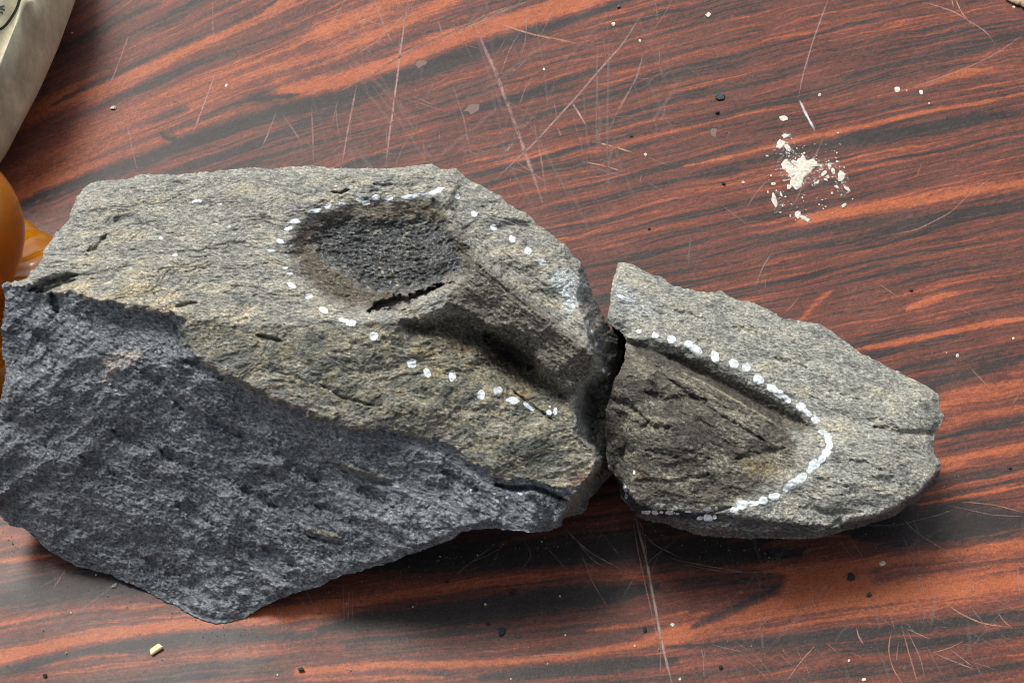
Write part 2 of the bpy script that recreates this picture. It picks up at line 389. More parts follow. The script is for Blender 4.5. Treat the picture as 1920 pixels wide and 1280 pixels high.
pts1 = [(200,400,97),(300,450,97),(420,380,98.5),(500,400,97),(560,480,94),(450,540,93.5),(200,520,96),(700,345,97.5),(620,590,92),(900,385,92),(960,430,89),(1010,470,85),(1050,520,81),(980,480,87),
 (400,640,89),(500,670,87),(600,700,84),(700,730,80),(772,681,83),(701,640,88),(848,706,79),(800,770,74),(900,740,75),(934,770,71),(960,840,65),(1040,775,68),(1050,860,60),(1090,870,58),
 (60,600,88),(100,680,79),(200,660,83),(300,680,82),(200,760,66),(100,850,50),(200,900,43),(300,800,60),(300,1000,26),(420,860,52),(450,960,36),(400,1080,12),(560,900,49),(560,1010,30),(700,900,52),
 (700,980,42),(850,920,54),(850,970,49),(950,950,52),(200,1000,22),(100,960,28),(50,900,38),(1000,960,51),(1030,950,50),
 (1120,640,56),(1135,680,42),(1110,730,40),(1112,780,30),(1125,800,24),(1110,825,32),(1130,850,28),(1130,880,22),(1105,925,22),(1075,952,28)]
R1 = Rock(sil1, pts1, [rim, shoulder, foldline, ridge, flank, groove, groove2, rimr, trough], 1.8)
X, Y = R1.X, R1.Y
# masks of the different stone surfaces
topm = polymask(X, Y, [(-40,300),(1100,300),(1100,495),(1088,530),(1083,560),(1097,590),(1105,630),(1116,668),(1108,700),(1085,724),(1082,812),(1118,845),(1124,864),(1092,907),(1055,918),(1000,905),(935,895),(900,882),(868,855),(830,828),(760,812),(700,808),(640,803),(590,780),(520,752),(430,708),(362,670),(345,630),(340,592),(260,578),(200,566),(150,556),(110,552),(60,540),(-40,530)], 3, 10, 22, 1)
greenm = polymask(X, Y, [(338,592),(430,608),(520,614),(650,612),(740,606),(820,600),(900,640),(1080,760),(1120,850),(1060,960),(870,860),(640,810),(430,715),(345,640)], 10, 12, 25, 2)*topm
bowl = polymask(X, Y, [(560,440),(590,408),(650,388),(740,380),(808,374),(828,392),(850,432),(880,470),(878,505),(850,528),(800,548),(740,570),(690,580),(620,562),(572,520),(552,480)], 16, 8, 30, 3)
inner = polymask(X, Y, [(585,455),(610,425),(660,408),(720,412),(790,402),(838,428),(872,470),(872,505),(830,532),(760,545),(700,545),(655,520),(610,490)], 13, 12, 20, 4)
d1, u, v, z, wv = rough(R1, 6, 0.62, 0)
d2, u2, v2, z2, wv2 = rough(R1, -38, 1.15, 40, 1.0)
def facets(X, Y, seed, n, k, tilt, fall):
    r_ = np.random.RandomState(seed); x0, x1, y0, y1 = X.min(), X.max(), Y.min(), Y.max(); D = np.full(X.shape, -1e9)
    wx = X+9*fbm(X/30, Y/30, 0, 3, seed); wy = Y+9*fbm(X/30, Y/30, 5, 3, seed+2)
    for i in range(n):
        a, b_ = r_.uniform(x0, x1), r_.uniform(y0, y1); gx0, gy0 = r_.normal(0, tilt, 2); h = r_.normal(0, k)
        D = np.maximum(D, h+gx0*(wx-a)+gy0*(wy-b_)-fall*np.hypot(wx-a, (wy-b_)*1.4))
    return D-D.mean()
fq = facets(X, Y, 5, 70, 1.0, 0.035, 0.05)+0.5*facets(X, Y, 6, 420, 0.6, 0.06, 0.09)
fq = np.clip(1.5*(fq-R1.blur(fq, 70)), -5.0, 5.0)
ft = 1-R1.blur(topm, 7)
def diag(ang, seed, la=32, lb=5.5, o=3):
    a = math.radians(ang); p = X*math.cos(a)+Y*math.sin(a); q_ = -X*math.sin(a)+Y*math.cos(a)
    w_ = 5*fbm(X/60, Y/60, 0, 2, seed+3)
    return fbm(p/la, (q_+w_)/lb, 0, o, seed, 0.6)
lw = sst(420, 90, X+0.25*(Y-800)+60*fbm(X/80, Y/80, 0, 2, 88))
cle = lerp(diag(33, 81), diag(-38, 84, 60, 6), lw)
big = lerp(diag(33, 87, 150, 34, 2), diag(-38, 89, 110, 30, 2), lw)
fs = facets(X, Y, 8, 420, 0.7, 0.04, 0.07); fs = np.clip(fs-R1.blur(fs, 24), -1.5, 1.8)
R1.disp += (d1+0.35*fs)*(1-ft)+(d2*0.6+fq*ft+cle*0.20+big*1.6)*ft
R1.disp += -7.0*R1.blur(bowl, 7)-2.6*inner+inner*(fbm(u/1.8, v/1.5, z/2, 3, 77)*0.9+fbm(u/12, v/12, z/9, 2, 78)*1.5)
# step at the front of the pale crust and loose steps
R1.disp += 1.9*topm
grvn = polymask(X, Y, [(740,600),(820,585),(900,590),(960,620),(1020,680),(1075,730),(1060,760),(980,740),(880,690),(790,650)], 14, 6, 18, 16)
R1.disp += grvn*(fbm(u/6, v/6, z/5, 4, 180)*2.6+fbm(u/2, v/1.5, z/1.5, 3, 181)*0.5)
R1.disp -= 9*polymask(X, Y, [(690,583),(712,566),(742,556),(762,557),(792,545),(832,532),(806,550),(778,560),(768,576),(748,582),(722,580)], 3, 6, 9, 71)
carve(R1, [(800,545),(830,535),(850,528)], 2.5, 3, 3, 1)
ru = (X*math.cos(0.69)+Y*math.sin(0.69)); rv = (-X*math.sin(0.69)+Y*math.cos(0.69))
rdm = polymask(X, Y, [(835,395),(900,430),(1000,500),(1090,590),(1116,668),(1082,722),(1045,715),(960,640),(885,580),(866,520)], 8, 5, 15, 75)
stri = fbm(ru/70, rv/5.0, 0, 4, 76, 0.65)
R1.disp += rdm*(stri*0.5+0.5*(np.floor(fbm(ru/90, rv/14, 0, 2, 79)*4)/4))
carve(R1, [(915,628),(945,648),(975,668),(995,688)], 22, 11, 9, 2)
carve(R1, [(752,604),(800,612),(860,622),(930,640)], 16, 3.5, 4, 3)
carve(R1, [(55,545),(90,530),(120,522),(145,514)], 6, 7, 2, 4)
carve(R1, [(70,548),(105,537),(140,525)], 5, 6, 2, 5)
carve(R1, [(98,552),(104,572),(108,585)], 10, 7, 2, 6)
carve(R1, [(165,470),(180,465),(200,440)], 5, 3, 2, 7)
carve(R1, [(98,445),(110,432)], 6, 4, 1, 8)
carve(R1, [(215,415),(240,410),(265,420)], 12, 2.5, 3, 9)
carve(R1, [(928,908),(960,915),(1005,915),(1040,928),(1062,938)], 5, 7, 2, 10)
carve(R1, [(960,732),(1000,762),(1040,790)], 2.2, 3, 1.5, 11)
carve(R1, [(905,480),(960,525),(1010,565),(1075,620)], 4, 0.8, 4, 12)
carve(R1, [(900,500),(950,545),(1010,595),(1100,660)], 2.5, 0.8, 3, 13)
carve(R1, [(1100,735),(1105,770),(1108,805)], 20, 10, 3, 15)
carve(R1, [(60,620),(95,650),(110,690)], 14, 4, 4, 16)
carve(R1, [(255,690),(300,720),(345,770)], 6, 2.5, 4, 17)
carve(R1, [(600,720),(640,745),(700,760)], 3, 2, 2, 18)
carve(R1, [(570,990),(600,1000),(640,1008)], 6, -1.6, 2, 19); carve(R1, [(575,1004),(605,1012),(640,1020)], 4, 2.5, 2, 20)
carve(R1, [(620,865),(660,878),(700,888),(740,900)], 5, -1.4, 2, 21); carve(R1, [(640,882),(690,898),(735,910)], 4, 2.0, 2, 22)
carve(R1, [(480,628),(505,634),(530,640)], 3.5, 3, 1, 23); carve(R1, [(330,575),(350,570),(368,568)], 4, 3, 1, 24)
carve(R1, [(620,360),(640,362),(655,355)], 2.2, 3, 1, 25); carve(R1, [(700,345),(718,348),(735,346)], 4, 2.2, 1, 26)
carve(R1, [(812,375),(822,395),(815,415)], 8, 3, 2, 27)
for k, (x, y) in enumerate([(380,690),(560,880),(420,800),(330,860),(240,820),(700,930),(180,870),(360,960),(520,1040),(300,1060),(860,900),(620,960),(480,930)]):
    carve(R1, [(x-28, y-14), (x, y), (x+34, y+20)], 10, 3.0, 6, 30+k)
# albedo; groove and ridge flank also carry shade in their colour
g1 = fbm(u/1.6, v/0.9, z/1.0, 4, 101, 0.75); g2 = fbm(u/16, v/7, z/8, 4, 105); g3 = fbm(u/60, v/40, z/40, 3, 111); g4 = fbm(u/3.4, v/1.6, z/2, 3, 115, 0.75)
fil = (1-np.abs(fbm((u+wv)/9, (v+wv)/4.2, z/4, 3, 121)))**5                           # pale mineral threads
c = np.zeros(X.shape+(3,))+np.array([0.265, 0.27, 0.245])
c = mixc(c, [0.40, 0.345, 0.235], sst(-0.1, 0.8, g2+0.5*g1)*0.62)
c = mixc(c, [0.085, 0.09, 0.082], sst(-0.05, 0.75, -0.6*g2+0.8*g4)*0.8)
c = mixc(c, [0.42, 0.40, 0.33], fil*0.5)
tan = polymask(X, Y, [(100,555),(160,520),(280,515),(380,540),(460,575),(520,600),(430,600),(330,585),(200,560)], 22, 10, 22, 8)
c = mixc(c, [0.47, 0.40, 0.26], tan*sst(-0.4, 0.5, g2+0.4*g1)*0.7)
c = mixc(c, [0.115, 0.125, 0.105], greenm*sst(-0.75, 0.35, -g2-0.6*g4)*0.82)
fil2 = (1-np.abs(fbm((u+wv)/14, (v+wv)/9, z/6, 4, 126)))**7
c = mixc(c, [0.38, 0.34, 0.22], greenm*fil2*0.75)
pale = polymask(X, Y, [(640,690),(760,720),(900,780),(1080,800),(1120,860),(1000,900),(880,850),(700,800),(560,740)], 25, 20, 30, 12)
c = mixc(c, [0.30, 0.29, 0.23], pale*sst(-0.3, 0.6, g2+g1*0.5)*0.55)
yel = polymask(X, Y, [(760,640),(850,640),(950,700),(1060,760),(1000,770),(900,720),(800,700)], 18, 14, 22, 13)
c = mixc(c, [0.27, 0.20, 0.09], yel*sst(-0.1, 0.5, g2+g1*0.6)*0.7)
rust = polymask(X, Y, [(1062,900),(1085,885),(1110,888),(1100,905),(1070,912)], 8, 5, 12, 14)
brown = np.clip(bowl-inner, 0, 1)
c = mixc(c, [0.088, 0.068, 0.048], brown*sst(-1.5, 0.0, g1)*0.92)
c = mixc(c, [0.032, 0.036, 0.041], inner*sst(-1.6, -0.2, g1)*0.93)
c = mixc(c, [0.22, 0.23, 0.22], inner*sst(0.20, 0.60, fbm(u/1.5, v/0.8, z, 3, 188, 0.7))*0.8)
c = c*(1+0.22*rdm*np.clip(stri, -1, 1))[..., None]
for vl in ([(745,470),(760,440),(775,425),(800,415),(830,395)],[(715,470),(712,500),(722,520)],[(735,505),(745,530),(750,545)],[(700,440),(720,425)]): c = mixc(c, [0.33, 0.30, 0.24], linemask(X, Y, vl, 1.8, True, 2.5, 8, 3)*0.8)
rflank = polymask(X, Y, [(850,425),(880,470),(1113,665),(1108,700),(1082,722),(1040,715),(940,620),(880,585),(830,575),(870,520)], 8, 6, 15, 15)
c = mixc(c, [0.10, 0.09, 0.07], rflank*sst(-1.2, 0.2, -g1)*0.85)  # brown flank, with the ridge's shaded side put into its colour
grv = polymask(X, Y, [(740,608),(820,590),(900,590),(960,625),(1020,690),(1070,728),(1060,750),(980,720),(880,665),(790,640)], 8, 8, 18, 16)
c = mixc(c, [0.085, 0.07, 0.05], grv*0.7*sst(-0.9, 0.4, -g1))  # brown groove, darkened with the ridge's shade in the colour
sm_ = polymask(X, Y, [(1022,512),(1060,506),(1088,522),(1086,562),(1068,588),(1046,548)], 12, 10, 10, 17)
dk = np.zeros(X.shape+(3,))+np.array([0.118, 0.137, 0.152])
h1 = fbm(u2/3.4, v2/1.0, z2/1.2, 4, 131, 0.75); h2 = fbm(u2/26, v2/16, z2/16, 3, 135)
fl3 = (1-np.abs(fbm((u2+wv2)/4.5, (v2+wv2)/2.3, z2/2.5, 4, 141)))**5
dk = mixc(dk, [0.25, 0.27, 0.285], sst(-0.1, 0.9, h1+0.3*h2)*0.7)
dk = mixc(dk, [0.045, 0.048, 0.05], sst(0.0, 0.9, -0.6*h2-0.7*h1)*0.8)
dk = mixc(dk, [0.28, 0.29, 0.30], fl3*0.6)
dk = dk*(1+0.09*np.clip(cle, -1, 1.2)+0.10*big)[..., None]
leftg = polymask(X, Y, [(-40,760),(60,760),(200,800),(260,900),(200,1010),(100,1030),(-40,960)], 60, 30, 60, 18)
dk = mixc(dk, [0.14, 0.145, 0.135], leftg*sst(-0.7, 0.6, h1)*0.5)
dk = mixc(dk, [0.34, 0.30, 0.275], polymask(X, Y, [(190,668),(225,657),(262,655),(270,668),(250,682),(225,690),(205,712),(188,718),(200,690)], 3, 4, 10, 19)*0.9)
dk = mixc(dk, [0.19, 0.175, 0.13], polymask(X, Y, [(572,986),(600,992),(640,1004),(636,1012),(600,1000)], 2, 2, 10, 20)*0.8)
dk = mixc(dk, [0.17, 0.165, 0.13], polymask(X, Y, [(622,862),(660,873),(735,898),(730,905),(655,884)], 2, 2, 10, 22)*0.8)
endf = polymask(X, Y, [(1096,500),(1110,500),(1180,640),(1170,900),(1090,990),(1050,975),(1060,940),(1092,905),(1124,862),(1080,812),(1082,724),(1116,668),(1083,560)], 4, 4, 10, 21)
hx = fbm(X/9, Y/13, 0, 4, 190, 0.65)
dk = mixc(dk, [0.23, 0.21, 0.17], endf*sst(-0.8, 0.5, hx+0.5*h1)*0.85)
R1.disp += endf*(fbm(X/26, Y/40, 0, 3, 191)*2.0+fbm(X/6, Y/12, 0, 3, 192)*0.6)
lip = polymask(X, Y, [(335,590),(360,625),(430,675),(600,750),(760,795),(860,820),(900,870),(840,850),(640,815),(560,790),(420,730),(350,670)], 16, 10, 20, 23)
c = c*topm[..., None]+dk*(1-topm)[..., None]
c = mixc(c, [0.165, 0.175, 0.185], lip*sst(-0.7, 0.5, h1)*0.45)
c = mixc(c, [0.16, 0.09, 0.06], rust*0.7)
c = mixc(c, [0.58, 0.66, 0.68], sm_*sst(-0.6, 0.15, g1)*0.95)
edgeg = polymask(X, Y, [(1120,555),(880,322),(800,300),(150,330),(30,530),(120,520),(180,360),(500,330),(800,325),(860,345),(1040,480),(1085,560)], 12, 14, 20, 27)
c = mixc(c, [0.29, 0.30, 0.28], edgeg*topm*sst(-0.6, 0.5, g1+g2)*0.5)
gm = fbm(u/0.75, v/0.55, z/0.6, 2, 171)*lerp(0.55, 0.8, topm); gn = (1-np.abs(fbm((u+wv)/3.2, (v+wv)/2.0, z/2, 3, 172)))**6
c = c*(1+0.55*np.clip(gm, -1.2, 1.5)+0.25*np.clip(g4, -1, 1))[..., None]+gn[..., None]*c*0.7
c = c*(1-0.10*topm-0.12*greenm)[..., None]
R1.col = np.clip(c, 0.012, 0.9); R1.flank = np.array([0.07, 0.072, 0.078])
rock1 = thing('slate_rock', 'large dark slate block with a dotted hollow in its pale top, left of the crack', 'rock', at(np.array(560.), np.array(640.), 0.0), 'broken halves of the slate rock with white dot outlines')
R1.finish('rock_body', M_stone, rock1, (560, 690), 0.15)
dots1 = [(818,358,14,4,-22),(793,362,8,3,-5),(768,369,14,4,-6),(730,371,7,5,0),(705,370,8,5,0),(686,380,8,4,0),(675,374,7,5,0),(641,383,7,4,-10),(615,386,7,4,-25),(590,396,12,4,-10),
 (554,415,9,4,-5),(541,428,8,3,-20),(525,452,7,4,15),(509,470,6,3,0),(535,502,5,2,0),(543,513,7,2.2,0),(547,535,9,4,28),(579,555,7,5,0),(607,581,9,5,28),(645,600,10,4,12),(659,606,9,6,-5),
 (701,630,8,7.5,20),(772,681,8,8.5,0),(801,699,6,8,-20),(848,706,7,8,0),(902,740,7,9,0),(934,733,8,8.5,0),(962,750,12,6,10),(992,760,11,6,38),(1029,775,5,7,10),(1041,771,4,7,10),(1031,762,2,2,0),
 (858,369,5,5,0),(889,401,7,5,25),(925,426,7,6,30),(961,448,7,5.5,40),(990,470,7,7,20),(1016,491,8,5.5,20),(1101,604,3.5,5.5,-20),(1111,624,3,6,-20),(1118,645,3,4,0),(1079,785,2.2,8,0),
 (1132,694,3,6,-10),(1137,725,2.2,4,0),(952,932,4,3,0),(975,925,5,3,30),(884,918,3,2,0)]
for k, d in enumerate(dots1): R1.dot(*d, k+1, rock1)
for k, d in enumerate([(369,378,9,3.5,-10),(412,382,4,2,0),(328,478,5,3,0),(302,447,4,3,0),(430,425,3,2,0),(205,720,3,2,0),(218,732,3,2,0),(620,733,3,2,0)]): R1.dot(*d, k+200, rock1, name='mineral_speck')

# ================================================================== small rock
sil2 = [(1158,493,60),(1175,492,None),(1195,500,None),(1212,511,None),(1240,520,None),(1262,535,None),(1300,545,None),(1340,549,None),(1352,545,56),(1370,558,None),(1400,565,None),(1440,580,None),(1470,597,None),
 (1500,602,None),(1540,608,50),(1560,622,None),(1590,645,None),(1620,665,None),(1650,680,None),(1700,705,None),(1730,720,None),(1750,732,None),(1765,742,40),(1760,755,None),(1768,780,38),(1764,798,None),(1755,806,None),
 (1749,830,None),(1752,850,None),(1765,868,34),(1762,890,30),(1755,906,26),(1740,920,None),(1725,935,None),(1700,950,28),(1680,965,None),(1640,980,None),(1600,990,None),(1575,998,30),(1560,1005,None),(1500,1011,29),
 (1440,1009,None),(1400,1010,29),(1355,1007,None),(1310,1002,None),(1270,990,30),(1245,980,31),(1210,975,32),(1190,960,33),(1175,945,None),(1165,930,30),(1160,905,None),(1150,888,36),(1140,880,None),(1136,850,44),
 (1135,800,None),(1138,762,52),(1143,745,None),(1150,715,None),(1160,700,55),(1170,678,None),(1173,660,None),(1175,642,52),(1169,626,None),(1152,614,56),(1141,605,None),(1140,590,59),(1145,570,None),(1144,550,None),(1150,525,None),(1155,507,None)]
frontrim = [(1160,893,46),(1172,912,45),(1190,935,43.5),(1225,950,42.5),(1280,956,42),(1335,958,42),(1375,962,41),(1440,972,39),(1500,980,37),(1560,984,35.5),(1576,984,35)]
rim2r = [(1576,984,35),(1590,972,36),(1630,968,36),(1680,948,36),(1720,922,36),(1745,900,36),(1758,880,36)]
dotline = [(1175,632,56),(1228,636,56.5),(1300,656,55),(1376,688,53),(1425,718,51.5),(1475,750,50),(1530,790,47)]
tren = [(1200,650,51.5),(1260,672,49),(1330,708,47),(1400,745,45),(1460,778,44),(1510,800,44.5)]
rid2 = [(1195,665,54.5),(1240,684,55),(1300,706,54),(1350,732,52.5),(1410,762,50.5),(1450,790,48.5),(1490,825,46)]
pts2 = [(1190,540,60),(1260,590,58),(1350,620,56),(1450,660,53),(1560,700,50.5),(1640,740,47),(1700,780,44),(1600,810,47),(1650,860,45),(1700,850,42),(1700,900,40),(1600,900,44),(1560,850,46),(1556,825,46),(1530,868,44.5),
 (1490,905,43.5),(1452,930,43),(1392,945,43),(1560,940,41),(1640,930,40),(1170,715,60),(1215,715,61),(1230,740,58),(1180,770,56),(1250,780,57),(1180,830,54),(1300,800,55.5),(1380,810,51.5),(1200,880,51),(1280,860,53),(1360,870,49),(1440,860,46.5),(1480,860,45),(1260,920,47),(1340,920,45.5),(1220,930,46),(1420,900,45.5)]
R2 = Rock(sil2, pts2, [frontrim, rim2r, dotline, tren, rid2], 2.0)
X, Y = R2.X, R2.Y
d3, u, v, z, wv = rough(R2, -14, 0.5, 60)
topm = polymask(X, Y, [(1100,480),(1300,480),(1800,700),(1800,870),(1757,885),(1745,903),(1720,925),(1680,951),(1630,971),(1590,975),(1576,987),(1500,982),(1440,975),(1375,965),(1335,961),(1280,959),(1225,953),(1190,938),(1172,915),(1158,895),(1100,890)], 2, 4, 14, 31)
mound = polymask(X, Y, [(1140,640),(1175,645),(1240,675),(1350,720),(1450,775),(1500,830),(1480,880),(1400,930),(1330,955),(1200,940),(1150,890),(1130,800)], 10, 8, 20, 32)
R2.disp += d3*lerp(0.9, 1.2, mound)
fq = facets(X, Y, 15, 160, 0.8, 0.05, 0.08); fq = np.clip(fq-R2.blur(fq, 30), -2, 2.2); R2.disp += fq*lerp(0.25, 0.85, mound)
carve(R2, [(1255,668),(1330,706),(1410,748),(1470,780),(1505,792)], 13, 3.5, 4, 1)
carve(R2, [(1640,800),(1690,812),(1735,812),(1765,815)], 6, 2.8, 3, 2)
carve(R2, [(1210,735),(1250,750),(1290,745),(1330,755)], 8, 2.6, 5, 3)
carve(R2, [(1150,770),(1200,800),(1260,800)], 6, 2.2, 4, 4)
carve(R2, [(1240,700),(1300,745),(1370,790),(1440,830)], 3, 1.8, 3, 5)
carve(R2, [(1380,860),(1430,850),(1470,840)], 7, 2.2, 4, 6)
carve(R2, [(1190,900),(1260,905),(1330,890)], 6, 1.8, 4, 7)
carve(R2, [(1330,962),(1350,955),(1372,950)], 3, 2.5, 1, 8)
carve(R2, [(1500,950),(1560,962),(1620,960)], 5, 1.4, 4, 9)
carve(R2, [(1560,985),(1575,975),(1580,990)], 4, 2.5, 1, 10)
carve(R2, [(1180,700),(1205,695),(1225,715)], 12, -1.8, 4, 11)
carve(R2, [(1138,745),(1180,760),(1215,790)], 5, 2.8, 3, 12)
for k, (x, y) in enumerate([(1290,590),(1400,620),(1480,680),(1580,740),(1650,790),(1620,870),(1560,905),(1300,850),(1240,850),(1660,900)]):
    carve(R2, [(x-26, y-6), (x, y), (x+30, y+9)], 5, 1.2, 5, 30+k)
g1 = fbm(u/1.5, v/0.9, z/1.0, 4, 201, 0.75); g2 = fbm(u/14, v/7, z/8, 4, 205); g4 = fbm(u/3.4, v/1.6, z/2, 3, 215, 0.75)
fil = (1-np.abs(fbm((u+wv)/8, (v+wv)/4, z/4, 3, 221)))**5
c = np.zeros(X.shape+(3,))+np.array([0.27, 0.28, 0.25])
c = mixc(c, [0.40, 0.36, 0.25], sst(0.0, 0.9, g2+0.5*g1)*0.6)
c = mixc(c, [0.085, 0.09, 0.086], sst(-0.05, 0.75, -0.6*g2+0.8*g4)*0.8)
c = mixc(c, [0.42, 0.41, 0.36], fil*0.5)
c = mixc(c, [0.075, 0.068, 0.055], mound*sst(-1.5, 0.1, -g1-g2)*0.9)
c = mixc(c, [0.26, 0.235, 0.17], mound*fil*0.45)
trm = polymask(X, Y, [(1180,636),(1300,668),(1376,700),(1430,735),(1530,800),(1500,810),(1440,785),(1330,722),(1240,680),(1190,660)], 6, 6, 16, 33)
c = mixc(c, [0.06, 0.052, 0.042], trm*0.75)  # shadow in the trench, put into the colour
c = mixc(c, [0.36, 0.33, 0.24], linemask(X, Y, [(1262,690),(1330,722),(1400,762),(1440,785),(1470,805)], 2.0, True, 1.5, 9, 5)*0.9)
c = mixc(c, [0.36, 0.33, 0.24], linemask(X, Y, [(1262,700),(1350,752),(1415,795)], 1.6, True, 1.5, 9, 6)*0.7)
c = mixc(c, [0.40, 0.36, 0.27], polymask(X, Y, [(1410,870),(1440,850),(1500,840),(1520,870),(1480,895),(1430,895)], 12, 12, 14, 34)*sst(-0.3, 0.6, g1)*0.7)
c = mixc(c, [0.30, 0.24, 0.12], polymask(X, Y, [(1390,865),(1440,860),(1460,885),(1410,895)], 10, 6, 12, 35)*0.5)
c = mixc(c, [0.12, 0.07, 0.045], polymask(X, Y, [(1192,878),(1215,882),(1218,900),(1195,902)], 6, 5, 9, 36)*0.6)
c = mixc(c, [0.50, 0.55, 0.56], polymask(X, Y, [(1150,540),(1170,530),(1200,560),(1240,580),(1190,600),(1150,585)], 14, 12, 14, 37)*sst(-0.3, 0.5, g1)*0.6)
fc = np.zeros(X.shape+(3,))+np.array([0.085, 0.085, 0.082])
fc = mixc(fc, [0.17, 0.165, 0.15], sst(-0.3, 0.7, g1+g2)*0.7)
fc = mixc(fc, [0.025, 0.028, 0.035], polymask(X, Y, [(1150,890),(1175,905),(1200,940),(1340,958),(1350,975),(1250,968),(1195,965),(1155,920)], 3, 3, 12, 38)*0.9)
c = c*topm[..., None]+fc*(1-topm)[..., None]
c = mixc(c, [0.045, 0.042, 0.036], polymask(X, Y, [(1135,690),(1230,740),(1320,800),(1400,850),(1330,880),(1230,880),(1140,890)], 22, 16, 24, 39)*sst(-0.8, 0.6, -g2-0.5*g1)*0.6)
gm = fbm(u/0.75, v/0.55, z/0.6, 2, 271); gn = (1-np.abs(fbm((u+wv)/3.2, (v+wv)/2.0, z/2, 3, 272)))**6
c = c*(1+0.55*np.clip(gm, -1.2, 1.5)+0.25*np.clip(g4, -1, 1))[..., None]+gn[..., None]*c*0.7
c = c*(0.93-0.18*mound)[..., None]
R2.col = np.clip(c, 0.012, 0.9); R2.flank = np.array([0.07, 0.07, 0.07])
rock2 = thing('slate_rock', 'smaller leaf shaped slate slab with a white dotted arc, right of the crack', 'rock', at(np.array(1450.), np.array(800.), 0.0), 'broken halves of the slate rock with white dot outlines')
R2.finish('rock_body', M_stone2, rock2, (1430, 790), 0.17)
dots2 = [(1198,621,5,4,0),(1228,629,6,6,0),(1259,636,8.5,7,20),(1291,645,8,7,30),(1304,655,12,7,32),(1341,668,7,10,-20),(1376,681,9,8,25),(1399,689,7.5,7.5,0),(1422,711,10.5,8,15),(1447,727,10,7,25),(1460,737,10,7,30),
 (1475,747,10,5,45),(1501,762,8,8,20),(1513,772,10,5,45),(1530,787,8.5,6,0),(1543,810,9,5,20),(1553,822,6.5,11,-8),(1555,834,6,8,10),(1549,848,8,7,0),(1541,860,10,6,-50),(1527,870,11,8,-30),(1519,880,8,5,-50),
 (1502,896,12,8,-38),(1486,907,12,8,-38),(1474,916,8,5,-38),(1452,930,10,6.5,-10),(1431,938,8.5,7.5,10),(1412,943,11,5,-5),(1392,946,10.5,9,10),(1377,957,8.5,6.5,0),(1343,953,3,4,0),(1326,954,8,3,-5),(1290,959,6,2,0),
 (1327,970,8,6,10),(1312,971,6,4,0),(1340,969,4,4,0),(1256,961,8,3.5,0),(1228,961,6,4.5,0),(1211,960,8,3.5,0),(1172,915,3.5,8,-15),(1174,930,3,6,0),(1189,885,2,4,0),(1166,557,10,3,25),(1180,563,10,3.5,20),(1240,960,4,2.5,0),(1270,963,4,2,0)]
for k, d in enumerate(dots2): R2.dot(*d, k+101, rock2)

# ================================================================== table top with its rosewood laminate
# grain direction samples (px, py, slope in degrees, up to the right)
tan_s = [(60,210,25),(170,330,24),(300,110,24),(450,220,17),(560,180,16),(640,160,20),(750,120,21),(900,60,19),(1050,20,18),(700,260,15),(900,250,14),(1100,200,14),(1150,100,14),(1280,300,13),(1280,100,14),(1500,260,12),(1500,80,13),(1700,220,12),
 (1900,160,11),(1900,30,12),(1600,400,10),(1900,340,11),(1400,480,14),(1700,600,11),(1900,600,10),(1800,730,12),(1900,850,9),(1800,930,10),(1900,980,7),(1900,1090,8),(1600,1120,7),(1400,1150,10),(1500,1190,6),(1300,1180,12),(1100,1220,9),
 (1200,1200,10),(900,1240,2),(700,1250,0),(700,1120,9),(900,1090,7),(1100,1072,3),(700,1170,2),(500,1160,4),(400,1168,6),(200,1195,10),(60,1225,12),(100,1150,9),(250,1140,7),(50,1040,8),(30,960,9),(500,1260,5),(1000,700,12),(600,700,14),(200,700,16),(1900,1250,6),(1500,1260,5)]
def basis(x, y):
    x = (x-960)/1000; y = (y-640)/1000; B = []; DX = []; DY = []
    for i in range(5):
        for j in range(5-i):
            if i+j == 0: continue
            B.append(x**i*y**j); DX.append(i*x**max(i-1, 0)*y**j if i else x*0); DY.append(j*x**i*y**max(j-1, 0) if j else x*0)
    return np.stack(B, -1), np.stack(DX, -1), np.stack(DY, -1)
ts = np.array(tan_s, float); _, dX, dY = basis(ts[:, 0], ts[:, 1]); aa = np.radians(ts[:, 2]); tx, ty = np.cos(aa), -np.sin(aa)
Amat = np.concatenate([dX*tx[:, None]+dY*ty[:, None], 0.25*(dX*(-ty)[:, None]+dY*tx[:, None])]); rhs = np.concatenate([np.zeros(len(ts)), 0.25*np.ones(len(ts))])
coef = np.linalg.lstsq(np.concatenate([Amat, 0.02*np.eye(Amat.shape[1])]), np.concatenate([rhs, np.zeros(Amat.shape[1])]), rcond=None)[0]
def lines(lo, hi, a, b, fine, coarse):
    l = [a]; 
    while l[-1] < b:
        x = l[-1]; l.append(x+(fine if lo <= x <= hi else coarse))
    return np.array(l)
gx_ = lines(-0.325, 0.325, -0.55, 0.55, 0.00036, 0.01)
yb = at(np.array(960.), np.array(1290.), 0.)[1]; yt = at(np.array(960.), np.array(-10.), 0.)[1]
gy_ = lines(yb-0.012, yt, -0.36, 0.42, 0.00042, 0.01)
TX, TY = np.meshgrid(gx_, gy_); TP = np.stack([TX, TY, TX*0], -1)
PX, PY = proj(TP)
cx, cy = np.clip(PX, -150, 2070), np.clip(PY, -150, 1430)
vv = (basis(cx, cy)[0]@coef)*1000; uu = PX*0.96-PY*0.25
wob = fbm(uu/260, vv/60, 0, 3, 300)*7+fbm(uu/60, vv/14, 0, 2, 305)*2.2
q = vv+wob
rgt = sst(600, 1500, PX)*sst(1150, 900, PY)
s_ = (0.42-0.2*rgt)*fbm(uu/700, q/30, 0, 3, 310, 0.6)+(0.50+0.08*rgt)*fbm(uu/420, q/8.5, 0, 3, 320, 0.7)+0.26*fbm(uu/130, q/3.2, 0, 2, 330)
s_ = s_*1.35-0.05
